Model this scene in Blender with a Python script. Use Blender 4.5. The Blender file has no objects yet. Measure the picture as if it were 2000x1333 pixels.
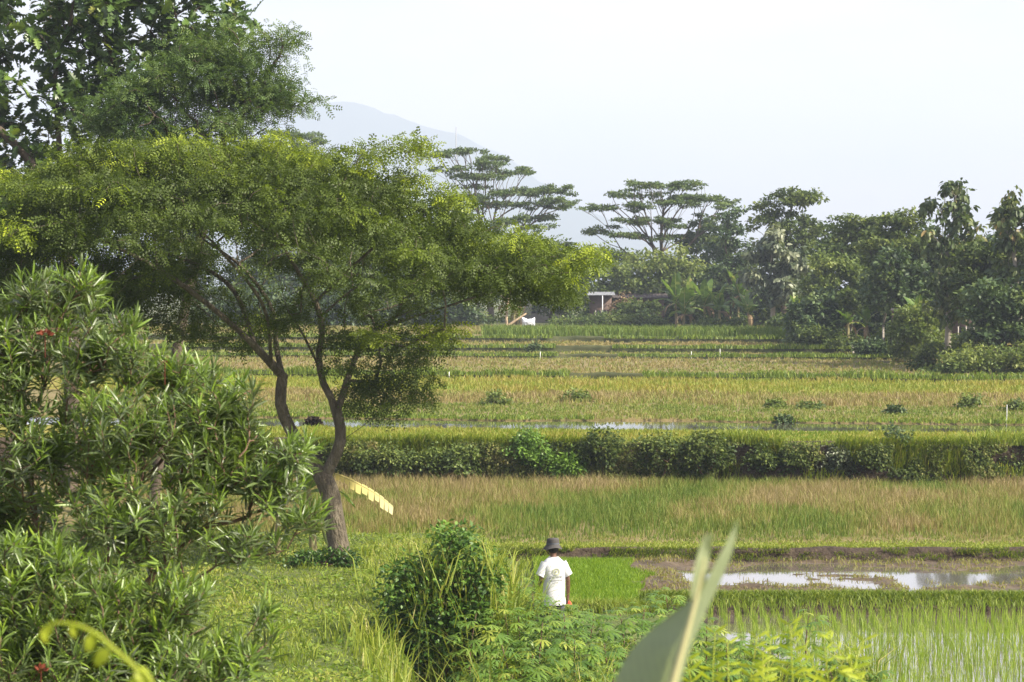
import bpy, bmesh, math, random
import numpy as np
from mathutils import Vector, Matrix

rng = np.random.default_rng(11)
random.seed(11)
SC = bpy.context.scene
COL = SC.collection

# ------------------------------------------------------------------ camera
CAM_Z = 5.8
F = 3840.0                      # focal length in photo pixels (2000 wide)
PITCH = math.atan(106.5 / F)
cam_d = bpy.data.cameras.new('camera')
cam_d.sensor_width = 36.0
cam_d.lens = 36.0 * F / 2000.0
cam_d.clip_start = 0.05
cam_d.clip_end = 30000
cam_d.dof.use_dof = True
cam_d.dof.focus_distance = 33.0
cam_d.dof.aperture_fstop = 8.0
cam = bpy.data.objects.new('camera', cam_d)
COL.objects.link(cam)
cam.location = (0, 0, CAM_Z)
cam.rotation_euler = (math.pi / 2 - PITCH, 0, 0)
SC.camera = cam

# ------------------------------------------------------------------ sky, sun, exposure
SUN_AZ = math.radians(113)      # clockwise from +Y (view direction): right and a little behind the camera
SUN_EL = math.radians(39)
SUNV = Vector((math.sin(SUN_AZ) * math.cos(SUN_EL), math.cos(SUN_AZ) * math.cos(SUN_EL), math.sin(SUN_EL)))
W = bpy.data.worlds.new('World')
SC.world = W
W.use_nodes = True
nt = W.node_tree
nt.nodes.clear()
N = nt.nodes.new
L = nt.links.new
out = N('ShaderNodeOutputWorld')
bg = N('ShaderNodeBackground')
bg.inputs['Strength'].default_value = 0.1
sky = N('ShaderNodeTexSky')
sky.sky_type = 'NISHITA'
sky.sun_disc = False
sky.sun_elevation = SUN_EL
sky.sun_rotation = SUN_AZ
sky.dust_density = 3.0
sky.air_density = 1.0
tc = N('ShaderNodeTexCoord')
sep = N('ShaderNodeSeparateXYZ')
L(tc.outputs['Generated'], sep.inputs[0])
mr = N('ShaderNodeMapRange')                   # bright haze low down, thinning upwards
mr.interpolation_type = 'SMOOTHSTEP'
mr.inputs['From Min'].default_value = 0.0
mr.inputs['From Max'].default_value = 0.75
mr.inputs['To Min'].default_value = 0.97
mr.inputs['To Max'].default_value = 0.25
L(sep.outputs['Z'], mr.inputs['Value'])
mapn = N('ShaderNodeMapping')
mapn.inputs['Scale'].default_value = (1.0, 1.0, 3.2)
L(tc.outputs['Generated'], mapn.inputs['Vector'])
noi = N('ShaderNodeTexNoise')
noi.inputs['Scale'].default_value = 4.2
noi.inputs['Detail'].default_value = 6.0
noi.inputs['Roughness'].default_value = 0.55
L(mapn.outputs[0], noi.inputs['Vector'])
mr2 = N('ShaderNodeMapRange')
mr2.inputs['From Min'].default_value = 0.38
mr2.inputs['From Max'].default_value = 0.66
mr2.inputs['To Min'].default_value = -0.42
mr2.inputs['To Max'].default_value = 0.30
L(noi.outputs['Fac'], mr2.inputs['Value'])
add = N('ShaderNodeMath')
add.operation = 'ADD'
add.use_clamp = True
L(mr.outputs[0], add.inputs[0])
L(mr2.outputs[0], add.inputs[1])
mix = N('ShaderNodeMix')
mix.data_type = 'RGBA'
L(add.outputs[0], mix.inputs['Factor'])
L(sky.outputs[0], mix.inputs[6])
mix.inputs[7].default_value = (4.15, 3.45, 3.4, 1)
L(mix.outputs[2], bg.inputs['Color'])
L(bg.outputs[0], out.inputs[0])

sun_d = bpy.data.lights.new('sun', 'SUN')
sun_d.energy = 4.3
sun_d.angle = math.radians(0.6)
sun_d.color = (1.0, 0.92, 0.76)
sun = bpy.data.objects.new('sun', sun_d)
COL.objects.link(sun)
sun.rotation_euler = SUNV.to_track_quat('Z', 'Y').to_euler()

SC.view_settings.view_transform = 'Standard'
SC.view_settings.look = 'None'
SC.view_settings.gamma = 1.0
SC.view_settings.use_curve_mapping = False
SC.view_settings.exposure = 1.64
SC.render.engine = 'CYCLES'
SC.cycles.max_bounces = 5
SC.cycles.diffuse_bounces = 2
SC.cycles.transmission_bounces = 4
SC.cycles.volume_bounces = 0


# ------------------------------------------------------------------ helpers
def P(u, v, Y):
    """world point seen at photo pixel (u, v) at distance Y along the view axis"""
    x = (u - 1000.0) / F
    y = -(v - 666.5) / F
    d = np.array([x, math.cos(PITCH) + y * math.sin(PITCH), y * math.cos(PITCH) - math.sin(PITCH)])
    return np.array([0, 0, CAM_Z]) + d * (Y / d[1])


def px(n, Y):
    return n * Y / F


def nrm(a):
    a = np.asarray(a, float)
    return a / np.maximum(np.linalg.norm(a, axis=-1, keepdims=True), 1e-9)


def vnoise(x, y, seed=0, scale=1.0):
    """smooth 2-D value noise 0..1"""
    x = np.asarray(x, float) * scale
    y = np.asarray(y, float) * scale
    g = np.random.default_rng(1000 + seed).random((64, 64))
    xi = np.floor(x).astype(int)
    yi = np.floor(y).astype(int)
    fx = x - xi
    fy = y - yi
    fx = fx * fx * (3 - 2 * fx)
    fy = fy * fy * (3 - 2 * fy)
    a = g[xi % 64, yi % 64]
    b = g[(xi + 1) % 64, yi % 64]
    c = g[xi % 64, (yi + 1) % 64]
    d = g[(xi + 1) % 64, (yi + 1) % 64]
    return (a * (1 - fx) + b * fx) * (1 - fy) + (c * (1 - fx) + d * fx) * fy


def fbm(x, y, seed=0, scale=1.0, oct=3):
    s = 0
    w = 0
    for o in range(oct):
        s = s + vnoise(x, y, seed + o * 7, scale * 2 ** o) * 0.5 ** o
        w += 0.5 ** o
    return s / w


class MB:
    """collects geometry and links it as ONE mesh object"""

    def __init__(self):
        self.V = []
        self.F = []
        self.A = []
        self.n = 0

    def add(self, V, Fc, var=0.5):
        V = np.asarray(V, np.float32).reshape(-1, 3)
        Fc = np.asarray(Fc, np.int64)
        if Fc.size == 0:
            return
        self.V.append(V)
        self.F.append(Fc + self.n)
        if np.isscalar(var):
            var = np.full(len(Fc), var, np.float32)
        self.A.append(np.asarray(var, np.float32))
        self.n += len(V)

    def mesh(self, name, mats, smooth=False):
        me = bpy.data.meshes.new(name)
        V = np.concatenate(self.V)
        tot = np.concatenate([np.full(len(f), f.shape[1], np.int32) for f in self.F])
        loops = np.concatenate([f.ravel() for f in self.F]).astype(np.int32)
        start = np.concatenate([[0], np.cumsum(tot)[:-1]]).astype(np.int32)
        me.vertices.add(len(V))
        me.vertices.foreach_set('co', V.ravel())
        me.loops.add(len(loops))
        me.loops.foreach_set('vertex_index', loops)
        me.polygons.add(len(tot))
        me.polygons.foreach_set('loop_start', start)
        me.polygons.foreach_set('loop_total', tot)
        if smooth:
            me.polygons.foreach_set('use_smooth', np.ones(len(tot), bool))
        at = me.attributes.new('var', 'FLOAT', 'FACE')
        at.data.foreach_set('value', np.concatenate(self.A))
        me.update(calc_edges=True)
        me.validate()
        for m in (mats if isinstance(mats, (list, tuple)) else [mats]):
            me.materials.append(m)
        return me

    def build(self, name, mat, parent=None, smooth=False, kind=None):
        return link(name, self.mesh(name, mat, smooth), parent, kind)


def link(name, data, parent=None, kind=None):
    o = bpy.data.objects.new(name, data)
    COL.objects.link(o)
    if parent is not None:
        o.parent = parent
    if kind:
        o['kind'] = kind
    return o


def tag(o, label, cat, group=None):
    o['label'] = label
    o['category'] = cat
    if group:
        o['group'] = group
    return o


def thing(name, label, cat, loc=(0, 0, 0), group=None):
    o = bpy.data.objects.new(name, None)
    COL.objects.link(o)
    o.location = [float(c) for c in loc]
    o.empty_display_size = 0.2
    return tag(o, label, cat, group)


def scatter(mb, T, Tf, pos, dirv, up, size, var):
    """instances of a leaf template baked into mb"""
    n = len(pos)
    if n == 0:
        return
    a = nrm(dirv)
    c = nrm(up - a * np.sum(a * up, 1, keepdims=True))
    b = np.cross(c, a)
    T = np.asarray(T, float)
    size = np.asarray(size, float)
    if size.ndim == 1:
        size = np.repeat(size[:, None], 3, 1)
    V = (pos[:, None, :] + T[None, :, 0:1] * (a * size[:, 0:1])[:, None, :]
         + T[None, :, 1:2] * (b * size[:, 1:2])[:, None, :] + T[None, :, 2:3] * (c * size[:, 2:3])[:, None, :])
    k = len(T)
    for f in (Tf if isinstance(Tf, list) else [Tf]):
        f = np.asarray(f)
        FF = (np.arange(n)[:, None, None] * k + f[None]).reshape(-1, f.shape[1])
        vv = np.repeat(var, len(f))
        mb.F.append(FF + mb.n)
        mb.A.append(vv.astype(np.float32))
    mb.V.append(V.reshape(-1, 3).astype(np.float32))
    mb.n += n * k


def rand_dirs(n):
    return nrm(rng.normal(size=(n, 3)))


def tube(mb, pts, rad, sides=6, var=0.5, cap=False):
    pts = np.asarray(pts, float)
    m = len(pts)
    rad = np.broadcast_to(np.asarray(rad, float), (m,))
    t = np.gradient(pts, axis=0)
    t = nrm(t)
    ref = np.array([0.0, 1.0, 0.0]) if abs(t[0][1]) < 0.8 else np.array([1.0, 0, 0])
    rings = []
    a = nrm(np.cross(t[0], ref))
    for i in range(m):
        a = nrm(a - t[i] * np.dot(a, t[i]))
        b = np.cross(t[i], a)
        th = np.arange(sides) * 2 * math.pi / sides
        rings.append(pts[i] + rad[i] * (np.cos(th)[:, None] * a + np.sin(th)[:, None] * b))
    V = np.concatenate(rings)
    i = np.arange(m - 1)[:, None] * sides
    j = np.arange(sides)[None]
    j2 = (j + 1) % sides
    Fq = np.stack([i + j, i + j2, i + sides + j2, i + sides + j], -1).reshape(-1, 4)
    n0 = mb.n
    mb.add(V, Fq, var)
    if cap:
        c = np.array([np.arange(sides)[::-1], np.arange(sides) + (m - 1) * sides])
        mb.F.append(c + n0)
        mb.A.append(np.full(2, var, np.float32))


def catmull(pts, n):
    pts = np.asarray(pts, float)
    if len(pts) < 3:
        return np.array([pts[0] + (pts[-1] - pts[0]) * s for s in np.linspace(0, 1, n)])
    p = np.vstack([2 * pts[0] - pts[1], pts, 2 * pts[-1] - pts[-2]])
    res = []
    m = len(pts) - 1
    for s in np.linspace(0, m - 1e-6, n):
        i = int(s)
        t = s - i
        a, b, c, d = p[i], p[i + 1], p[i + 2], p[i + 3]
        res.append(0.5 * (2 * b + (c - a) * t + (2 * a - 5 * b + 4 * c - d) * t * t + (3 * b - a - 3 * c + d) * t ** 3))
    return np.array(res)


def loft(mb, rings, var=0.5, caps=True):
    k = len(rings[0])
    V = np.concatenate(rings)
    m = len(rings)
    i = np.arange(m - 1)[:, None] * k
    j = np.arange(k)[None]
    j2 = (j + 1) % k
    n0 = mb.n
    mb.add(V, np.stack([i + j, i + j2, i + k + j2, i + k + j], -1).reshape(-1, 4), var)
    if caps:
        mb.F.append(np.array([np.arange(k)[::-1], np.arange(k) + (m - 1) * k]) + n0)
        mb.A.append(np.full(2, var, np.float32))


def box(mb, c, s, var=0.5, rz=0.0):
    x, y, z = [v / 2 for v in s]
    V = np.array([[-x, -y, -z], [x, -y, -z], [x, y, -z], [-x, y, -z], [-x, -y, z], [x, -y, z], [x, y, z], [-x, y, z]])
    cr, sr = math.cos(rz), math.sin(rz)
    V = V @ np.array([[cr, sr, 0], [-sr, cr, 0], [0, 0, 1]]) + np.asarray(c)
    mb.add(V, [[0, 3, 2, 1], [4, 5, 6, 7], [0, 1, 5, 4], [1, 2, 6, 5], [2, 3, 7, 6], [3, 0, 4, 7]], var)


# ------------------------------------------------------------------ materials
def leafmat(name, stops, trans=0.35, rough=0.5, spec=0.35, tint=(1.25, 1.3, 0.6), objrand=0.0):
    m = bpy.data.materials.new(name)
    m.use_nodes = True
    t = m.node_tree
    t.nodes.clear()
    o = t.nodes.new('ShaderNodeOutputMaterial')
    at = t.nodes.new('ShaderNodeAttribute')
    at.attribute_name = 'var'
    ramp = t.nodes.new('ShaderNodeValToRGB')
    el = ramp.color_ramp.elements
    while len(el) < len(stops):
        el.new(0.5)
    for e, (p, c) in zip(el, stops):
        e.position = p
        e.color = (*c, 1)
    src = at.outputs['Fac']
    if objrand:
        oi = t.nodes.new('ShaderNodeObjectInfo')
        ma = t.nodes.new('ShaderNodeMath')
        ma.operation = 'MULTIPLY_ADD'
        t.links.new(oi.outputs['Random'], ma.inputs[0])
        ma.inputs[1].default_value = objrand
        t.links.new(src, ma.inputs[2])
        ma2 = t.nodes.new('ShaderNodeMath')
        ma2.operation = 'SUBTRACT'
        t.links.new(ma.outputs[0], ma2.inputs[0])
        ma2.inputs[1].default_value = objrand / 2
        src = ma2.outputs[0]
    t.links.new(src, ramp.inputs[0])
    pb = t.nodes.new('ShaderNodeBsdfPrincipled')
    pb.inputs['Roughness'].default_value = rough
    pb.inputs['Specular IOR Level'].default_value = spec
    t.links.new(ramp.outputs[0], pb.inputs['Base Color'])
    mu = t.nodes.new('ShaderNodeMix')
    mu.data_type = 'RGBA'
    mu.blend_type = 'MULTIPLY'
    mu.inputs['Factor'].default_value = 1.0
    t.links.new(ramp.outputs[0], mu.inputs[6])
    mu.inputs[7].default_value = (*tint, 1)
    tr = t.nodes.new('ShaderNodeBsdfTranslucent')
    t.links.new(mu.outputs[2], tr.inputs['Color'])
    ms = t.nodes.new('ShaderNodeMixShader')
    ms.inputs[0].default_value = trans
    t.links.new(pb.outputs[0], ms.inputs[1])
    t.links.new(tr.outputs[0], ms.inputs[2])
    t.links.new(ms.outputs[0], o.inputs['Surface'])
    return m


def surfmat(name, stops, scale=4.0, rough=0.85, spec=0.2, bump=0.3, bscale=None, detail=6.0, stretch=(1, 1, 1), dist=0.05):
    """noise-coloured rough surface in object space"""
    m = bpy.data.materials.new(name)
    m.use_nodes = True
    t = m.node_tree
    pb = t.nodes['Principled BSDF']
    co = t.nodes.new('ShaderNodeTexCoord')
    mp = t.nodes.new('ShaderNodeMapping')
    mp.inputs['Scale'].default_value = stretch
    t.links.new(co.outputs['Object'], mp.inputs['Vector'])
    nz = t.nodes.new('ShaderNodeTexNoise')
    nz.inputs['Scale'].default_value = scale
    nz.inputs['Detail'].default_value = detail
    nz.inputs['Roughness'].default_value = 0.65
    t.links.new(mp.outputs[0], nz.inputs['Vector'])
    ramp = t.nodes.new('ShaderNodeValToRGB')
    el = ramp.color_ramp.elements
    while len(el) < len(stops):
        el.new(0.5)
    for e, (p, c) in zip(el, stops):
        e.position = p
        e.color = (*c, 1)
    t.links.new(nz.outputs['Fac'], ramp.inputs[0])
    t.links.new(ramp.outputs[0], pb.inputs['Base Color'])
    pb.inputs['Roughness'].default_value = rough
    pb.inputs['Specular IOR Level'].default_value = spec
    if bump:
        n2 = t.nodes.new('ShaderNodeTexNoise')
        n2.inputs['Scale'].default_value = bscale or scale * 4
        n2.inputs['Detail'].default_value = 5
        t.links.new(mp.outputs[0], n2.inputs['Vector'])
        bp = t.nodes.new('ShaderNodeBump')
        bp.inputs['Strength'].default_value = bump
        bp.inputs['Distance'].default_value = dist
        t.links.new(n2.outputs['Fac'], bp.inputs['Height'])
        t.links.new(bp.outputs[0], pb.inputs['Normal'])
    return m


M = {}
M['bark'] = surfmat('bark', [(0.3, (0.075, 0.062, 0.045)), (0.55, (0.15, 0.125, 0.09)), (0.75, (0.25, 0.22, 0.165))], 7, bump=1.0, stretch=(1, 1, 0.30), dist=0.12)
M['bark_dark'] = surfmat('bark_dark', [(0.3, (0.05, 0.04, 0.03)), (0.7, (0.13, 0.10, 0.075))], 4, bump=0.5, stretch=(1, 1, 0.4))
M['bark_pale'] = surfmat('bark_pale', [(0.3, (0.18, 0.16, 0.13)), (0.7, (0.34, 0.31, 0.26))], 3, bump=0.4, stretch=(1, 1, 0.4))
M['twig'] = surfmat('twig', [(0.3, (0.10, 0.055, 0.04)), (0.7, (0.20, 0.13, 0.09))], 12, bump=0.3)
M['soil'] = surfmat('soil', [(0.3, (0.10, 0.065, 0.045)), (0.55, (0.17, 0.115, 0.08)), (0.75, (0.26, 0.19, 0.13))], 1.3, bump=0.8, bscale=9)
M['lawn_soil'] = surfmat('lawn_soil', [(0.3, (0.05, 0.075, 0.02)), (0.55, (0.10, 0.125, 0.035)), (0.8, (0.16, 0.15, 0.06))], 1.8, bump=0.6, bscale=14)
M['field_soil'] = surfmat('field_soil', [(0.3, (0.10, 0.10, 0.03)), (0.5, (0.16, 0.13, 0.05)), (0.7, (0.22, 0.17, 0.085))], 0.9, bump=0.6, bscale=8)
M['rice_soil'] = surfmat('rice_soil', [(0.3, (0.14, 0.15, 0.02)), (0.5, (0.20, 0.18, 0.03)), (0.7, (0.25, 0.19, 0.05))], 0.7, bump=0.4, bscale=8)
M['mud'] = surfmat('mud', [(0.3, (0.05, 0.035, 0.02)), (0.55, (0.095, 0.068, 0.04)), (0.75, (0.15, 0.115, 0.07))], 3.0, rough=0.6, spec=0.4, bump=0.7, bscale=12)
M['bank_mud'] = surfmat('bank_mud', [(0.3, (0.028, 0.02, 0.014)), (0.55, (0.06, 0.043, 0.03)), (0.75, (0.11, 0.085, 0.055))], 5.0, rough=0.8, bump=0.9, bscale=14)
M['far_ground'] = surfmat('far_ground', [(0.3, (0.05, 0.07, 0.025)), (0.7, (0.12, 0.12, 0.05))], 0.15, bump=0.0)
M['mountain'] = surfmat('mountain', [(0.3, (0.03, 0.05, 0.04)), (0.7, (0.06, 0.08, 0.06))], 0.004, bump=0.0)


def watermat(name, col, rough=0.06, bscale=6.0, bs=0.05):
    m = bpy.data.materials.new(name)
    m.use_nodes = True
    t = m.node_tree
    pb = t.nodes['Principled BSDF']
    pb.inputs['Base Color'].default_value = (*col, 1)
    pb.inputs['Roughness'].default_value = rough
    pb.inputs['IOR'].default_value = 1.5
    pb.inputs['Specular IOR Level'].default_value = 0.9
    pb.inputs['Coat Weight'].default_value = 1.0
    pb.inputs['Coat Roughness'].default_value = 0.04
    co = t.nodes.new('ShaderNodeTexCoord')
    nz = t.nodes.new('ShaderNodeTexNoise')
    nz.inputs['Scale'].default_value = bscale
    nz.inputs['Detail'].default_value = 3
    t.links.new(co.outputs['Object'], nz.inputs['Vector'])
    bp = t.nodes.new('ShaderNodeBump')
    bp.inputs['Strength'].default_value = bs
    bp.inputs['Distance'].default_value = 0.03
    t.links.new(nz.outputs['Fac'], bp.inputs['Height'])
    t.links.new(bp.outputs[0], pb.inputs['Normal'])
    return m


M['water'] = watermat('water', (0.15, 0.13, 0.105))

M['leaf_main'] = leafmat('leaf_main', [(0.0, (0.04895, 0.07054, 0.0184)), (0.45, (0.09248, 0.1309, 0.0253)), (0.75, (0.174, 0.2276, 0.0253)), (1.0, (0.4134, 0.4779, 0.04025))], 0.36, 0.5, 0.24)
M['leaf_fine'] = leafmat('leaf_fine', [(0, (0.04235, 0.07865, 0.02662)), (0.5, (0.0847, 0.1392, 0.0363)), (1, (0.1573, 0.2178, 0.05445))], 0.32, 0.5, 0.3)
M['leaf_bread'] = leafmat('leaf_bread', [(0, (0.03668, 0.07004, 0.02334)), (0.5, (0.08338, 0.1417, 0.03002)), (0.85, (0.1834, 0.2668, 0.04169)), (1, (0.5002, 0.4502, 0.1334))], 0.22, 0.35, 0.5, objrand=0.25)
M['leaf_ole'] = leafmat('leaf_ole', [(0, (0.112, 0.1344, 0.0728)), (0.4, (0.1232, 0.1792, 0.0504)), (0.75, (0.1792, 0.28, 0.03136)), (1, (0.28, 0.3696, 0.0392))], 0.34, 0.34, 0.6, objrand=0.35)
M['leaf_far'] = leafmat('leaf_far', [(0, (0.0384, 0.064, 0.02304)), (0.5, (0.0896, 0.128, 0.03327)), (1, (0.192, 0.2303, 0.0576))], 0.30, 0.6, 0.18)
M['leaf_far_dark'] = leafmat('leaf_far_dark', [(0, (0.03312, 0.05796, 0.0265)), (0.5, (0.06955, 0.1126, 0.03974)), (1, (0.1572, 0.2069, 0.06624))], 0.2, 0.5, 0.3)
M['leaf_far_light'] = leafmat('leaf_far_light', [(0, (0.066, 0.1045, 0.0308)), (0.5, (0.132, 0.1815, 0.0385)), (1, (0.231, 0.264, 0.066))], 0.3, 0.55, 0.3)
M['leaf_grey'] = leafmat('leaf_grey', [(0, (0.04, 0.06, 0.03)), (0.5, (0.09, 0.12, 0.06)), (1, (0.24, 0.26, 0.16))], 0.25, 0.45, 0.45)
M['leaf_teak'] = leafmat('leaf_teak', [(0, (0.03, 0.054, 0.0192)), (0.6, (0.084, 0.12, 0.036)), (0.9, (0.18, 0.204, 0.072)), (1, (0.36, 0.264, 0.132))], 0.25, 0.5, 0.3)
M['leaf_albizia'] = leafmat('leaf_albizia', [(0, (0.0462, 0.0792, 0.033)), (0.5, (0.0924, 0.1386, 0.0396)), (1, (0.1716, 0.2178, 0.0528))], 0.25, 0.55, 0.25)
M['leaf_bush'] = leafmat('leaf_bush', [(0, (0.02875, 0.069, 0.0138)), (0.5, (0.069, 0.1437, 0.0207)), (1, (0.1495, 0.253, 0.0345))], 0.28, 0.42, 0.4)
M['leaf_cassava'] = leafmat('leaf_cassava', [(0, (0.0672, 0.1344, 0.02016)), (0.5, (0.1288, 0.224, 0.0336)), (0.9, (0.224, 0.3136, 0.0504)), (1, (0.3024, 0.3472, 0.056))], 0.36, 0.42, 0.4, objrand=0.7)
M['leaf_banana'] = leafmat('leaf_banana', [(0, (0.06, 0.11, 0.02)), (0.5, (0.12, 0.20, 0.035)), (0.8, (0.22, 0.29, 0.06)), (1.0, (0.62, 0.52, 0.22))], 0.35, 0.35, 0.45, objrand=0.3)
M['dry_leaf'] = leafmat('dry_leaf', [(0, (0.62, 0.46, 0.12)), (0.5, (0.74, 0.64, 0.24)), (1, (0.80, 0.76, 0.50))], 0.3, 0.6, 0.2, tint=(1, 0.95, 0.7))
M['dead_leaf'] = leafmat('dead_leaf', [(0, (0.16, 0.11, 0.06)), (1, (0.34, 0.25, 0.15))], 0.2, 0.7, 0.1, tint=(1, 0.9, 0.7))
M['grass'] = leafmat('grass', [(0, (0.0805, 0.138, 0.0161)), (0.45, (0.1955, 0.2587, 0.0322)), (0.8, (0.322, 0.3565, 0.0575)), (1, (0.437, 0.391, 0.1495))], 0.4, 0.5, 0.3)
M['field_grass'] = leafmat('field_grass', [(0, (0.10, 0.165, 0.024)), (0.28, (0.18, 0.235, 0.044)), (0.5, (0.25, 0.25, 0.07)), (0.7, (0.26, 0.215, 0.085)), (1, (0.33, 0.265, 0.14))], 0.35, 0.6, 0.2, tint=(1.15, 1.1, 0.7))
M['rice'] = leafmat('rice', [(0, (0.1296, 0.216, 0.0216)), (0.45, (0.2214, 0.2646, 0.0378)), (0.75, (0.3024, 0.2808, 0.0594)), (1, (0.3456, 0.2592, 0.0972))], 0.4, 0.55, 0.25, tint=(1.15, 1.15, 0.6))
M['seedling'] = leafmat('seedling', [(0, (0.10, 0.20, 0.014)), (0.5, (0.18, 0.30, 0.02)), (1, (0.28, 0.38, 0.04))], 0.45, 0.5, 0.3, tint=(1.2, 1.2, 0.4))
M['young_rice'] = leafmat('young_rice', [(0, (0.1365, 0.231, 0.02625)), (0.6, (0.252, 0.3465, 0.042)), (1, (0.378, 0.42, 0.0945))], 0.42, 0.45, 0.35)
M['fern'] = leafmat('fern', [(0, (0.22, 0.32, 0.02)), (1, (0.42, 0.46, 0.05))], 0.45, 0.45, 0.3)
M['red_flower'] = leafmat('red_flower', [(0, (0.10, 0.025, 0.015)), (1, (0.22, 0.06, 0.03))], 0.3, 0.6, 0.2, tint=(1, 0.8, 0.7))
M['stem_green'] = leafmat('stem_green', [(0, (0.14, 0.18, 0.04)), (1, (0.30, 0.30, 0.10))], 0.1, 0.5, 0.3)

# ------------------------------------------------------------------ terrain heights
NEAR_Y = [-8, 2, 5, 8, 11, 15, 19, 23, 27, 32, 38, 44]
LEFT_Z = [4.2, 4.2, 3.75, 3.0, 2.35, 1.75, 1.35, 1.10, 0.92, 0.72, 0.58, 0.42]
RIGHT_Z = [4.2, 4.2, 3.7, 2.8, 2.0, 1.2, 0.65, 0.30, 0.14, 0.06, 0.05, 0.05]


def sstep(a, b, x):
    t = np.clip((np.asarray(x, float) - a) / (b - a), 0, 1)
    return t * t * (3 - 2 * t)


def near_h(x, y):
    x = np.asarray(x, float)
    y = np.asarray(y, float)
    lz = np.interp(y, NEAR_Y, LEFT_Z)
    rz = np.interp(y, NEAR_Y, RIGHT_Z)
    e = -1.45 + 0.35 * (vnoise(x * 0, y, 3, 0.35) - 0.5) + 0.9 * sstep(30, 36, y)
    k = sstep(e - 0.25, e + 0.75, x)
    z = lz * (1 - k) + rz * k
    dit = np.exp(-((x + 1.0) / 0.42) ** 2) * sstep(20, 23, y) * (1 - sstep(28, 30, y))
    z = z - 0.65 * dit
    xe = 3.3 + np.maximum(0, 34 - y) * 0.25
    pad = sstep(xe - 0.2, xe + 0.2, x + 0.5 * (vnoise(x * 0, y, 5, 0.6) - 0.5)) * sstep(25.5, 26.2, y)
    z = z * (1 - pad) - 0.14 * pad
    sb = sstep(0.7, 1.0, x) * sstep(34.6, 35.2, y) * (1 - pad)
    z = z * (1 - sb) + 0.02 * sb
    z = z + 0.10 * (fbm(x, y, 9, 0.8) - 0.5) * (1 - pad) * (1 - sb)
    return z


def yb(Y0, s, wob, seed, sc=0.25):
    return lambda x: Y0 + s * np.asarray(x, float) + wob * (fbm(x, np.asarray(x) * 0 + seed, seed, sc, 3) - 0.5) * 2


# terrace fronts: boundary curve, ground level behind it
B = [
    (yb(41.2, 0.0, 0.25, 1), 0.28),
    (yb(55.3, -0.06, 0.5, 2), 1.40),
    (yb(60.5, -0.12, 0.15, 3), 1.39),      # wet strip
    (yb(65.0, -0.12, 0.5, 4), 1.45),
    (yb(92.5, -0.16, 0.4, 5), 1.62),
    (yb(114.5, -0.10, 0.6, 6), 1.78),
    (yb(120.5, -0.12, 0.6, 7), 2.10),
    (yb(131.0, -0.20, 0.8, 8), 2.42),
    (yb(170.0, -0.20, 0.8, 9), 2.62),
]


def field_h(x, y):
    z = near_h(x, np.minimum(y, 44))
    z = np.where(np.asarray(y) > 35, np.where(np.asarray(x) > -4, z, z), z)
    for f, zz in B:
        z = np.where(y > f(x), zz, z)
    return z


# ------------------------------------------------------------------ ground sheet to the horizon
mb = MB()
xs = np.concatenate([[-9000, -3000, -1000, -400], np.linspace(-200, 200, 21), [400, 1000, 3000, 9000]])
ys = np.concatenate([[-3000, -800, -200, -60, 0, 60, 120, 150], np.linspace(172, 400, 8), [700, 1200, 2500, 4000, 7500]])
X, Y = np.meshgrid(xs, ys)
Z = np.where(Y < 160, -0.8, 2.5 + 0.0 * Y)
V = np.stack([X, Y, Z], -1).reshape(-1, 3)
nx = len(xs)
I = np.arange(len(ys) - 1)[:, None] * nx + np.arange(nx - 1)[None]
mb.add(V, np.stack([I, I + 1, I + nx + 1, I + nx], -1).reshape(-1, 4))
mb.build('ground', M['far_ground'], kind='structure')


def grid(name, xs, ys, hf, mat, kind='structure', smooth=True):
    X, Y = np.meshgrid(xs, ys)
    Z = hf(X, Y)
    V = np.stack([X, Y, Z], -1).reshape(-1, 3)
    nx = len(xs)
    I = np.arange(len(ys) - 1)[:, None] * nx + np.arange(nx - 1)[None]
    m = MB()
    m.add(V, np.stack([I, I + 1, I + nx + 1, I + nx], -1).reshape(-1, 4))
    return m.build(name, mat, smooth=smooth, kind=kind)


grid('grass_bank', np.concatenate([np.linspace(-30, -8, 12), np.linspace(-7.6, 7.6, 90), np.linspace(8, 30, 12)]),
     np.concatenate([np.linspace(-8, 10, 14), np.linspace(10.5, 42.5, 114)]), near_h, M['lawn_soil'])


def strip(name, f0, f1, z, mat, x0=-50, x1=60, nx=140, ny=12, amp=0.05, off=0.3):
    xs = np.linspace(x0, x1, nx)
    a, b = f0(xs) + off, f1(xs) + 0.35
    t = np.linspace(0, 1, ny)[:, None]
    Y = a * (1 - t) + b * t
    X = np.repeat(xs[None], ny, 0)
    Zz = z + amp * (fbm(X, Y, 21, 0.5) - 0.5) * np.minimum(1, np.minimum(t, 1 - t) * 6)
    X = np.vstack([X[:1], X])
    Y = np.vstack([Y[:1], Y])
    Zz = np.vstack([Zz[:1] - 0.4, Zz])
    ny += 1
    I = np.arange(ny - 1)[:, None] * nx + np.arange(nx - 1)[None]
    m = MB()
    m.add(np.stack([X, Y, Zz], -1).reshape(-1, 3), np.stack([I, I + 1, I + nx + 1, I + nx], -1).reshape(-1, 4))
    return m.build(name, mat, smooth=True, kind='structure')


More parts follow.
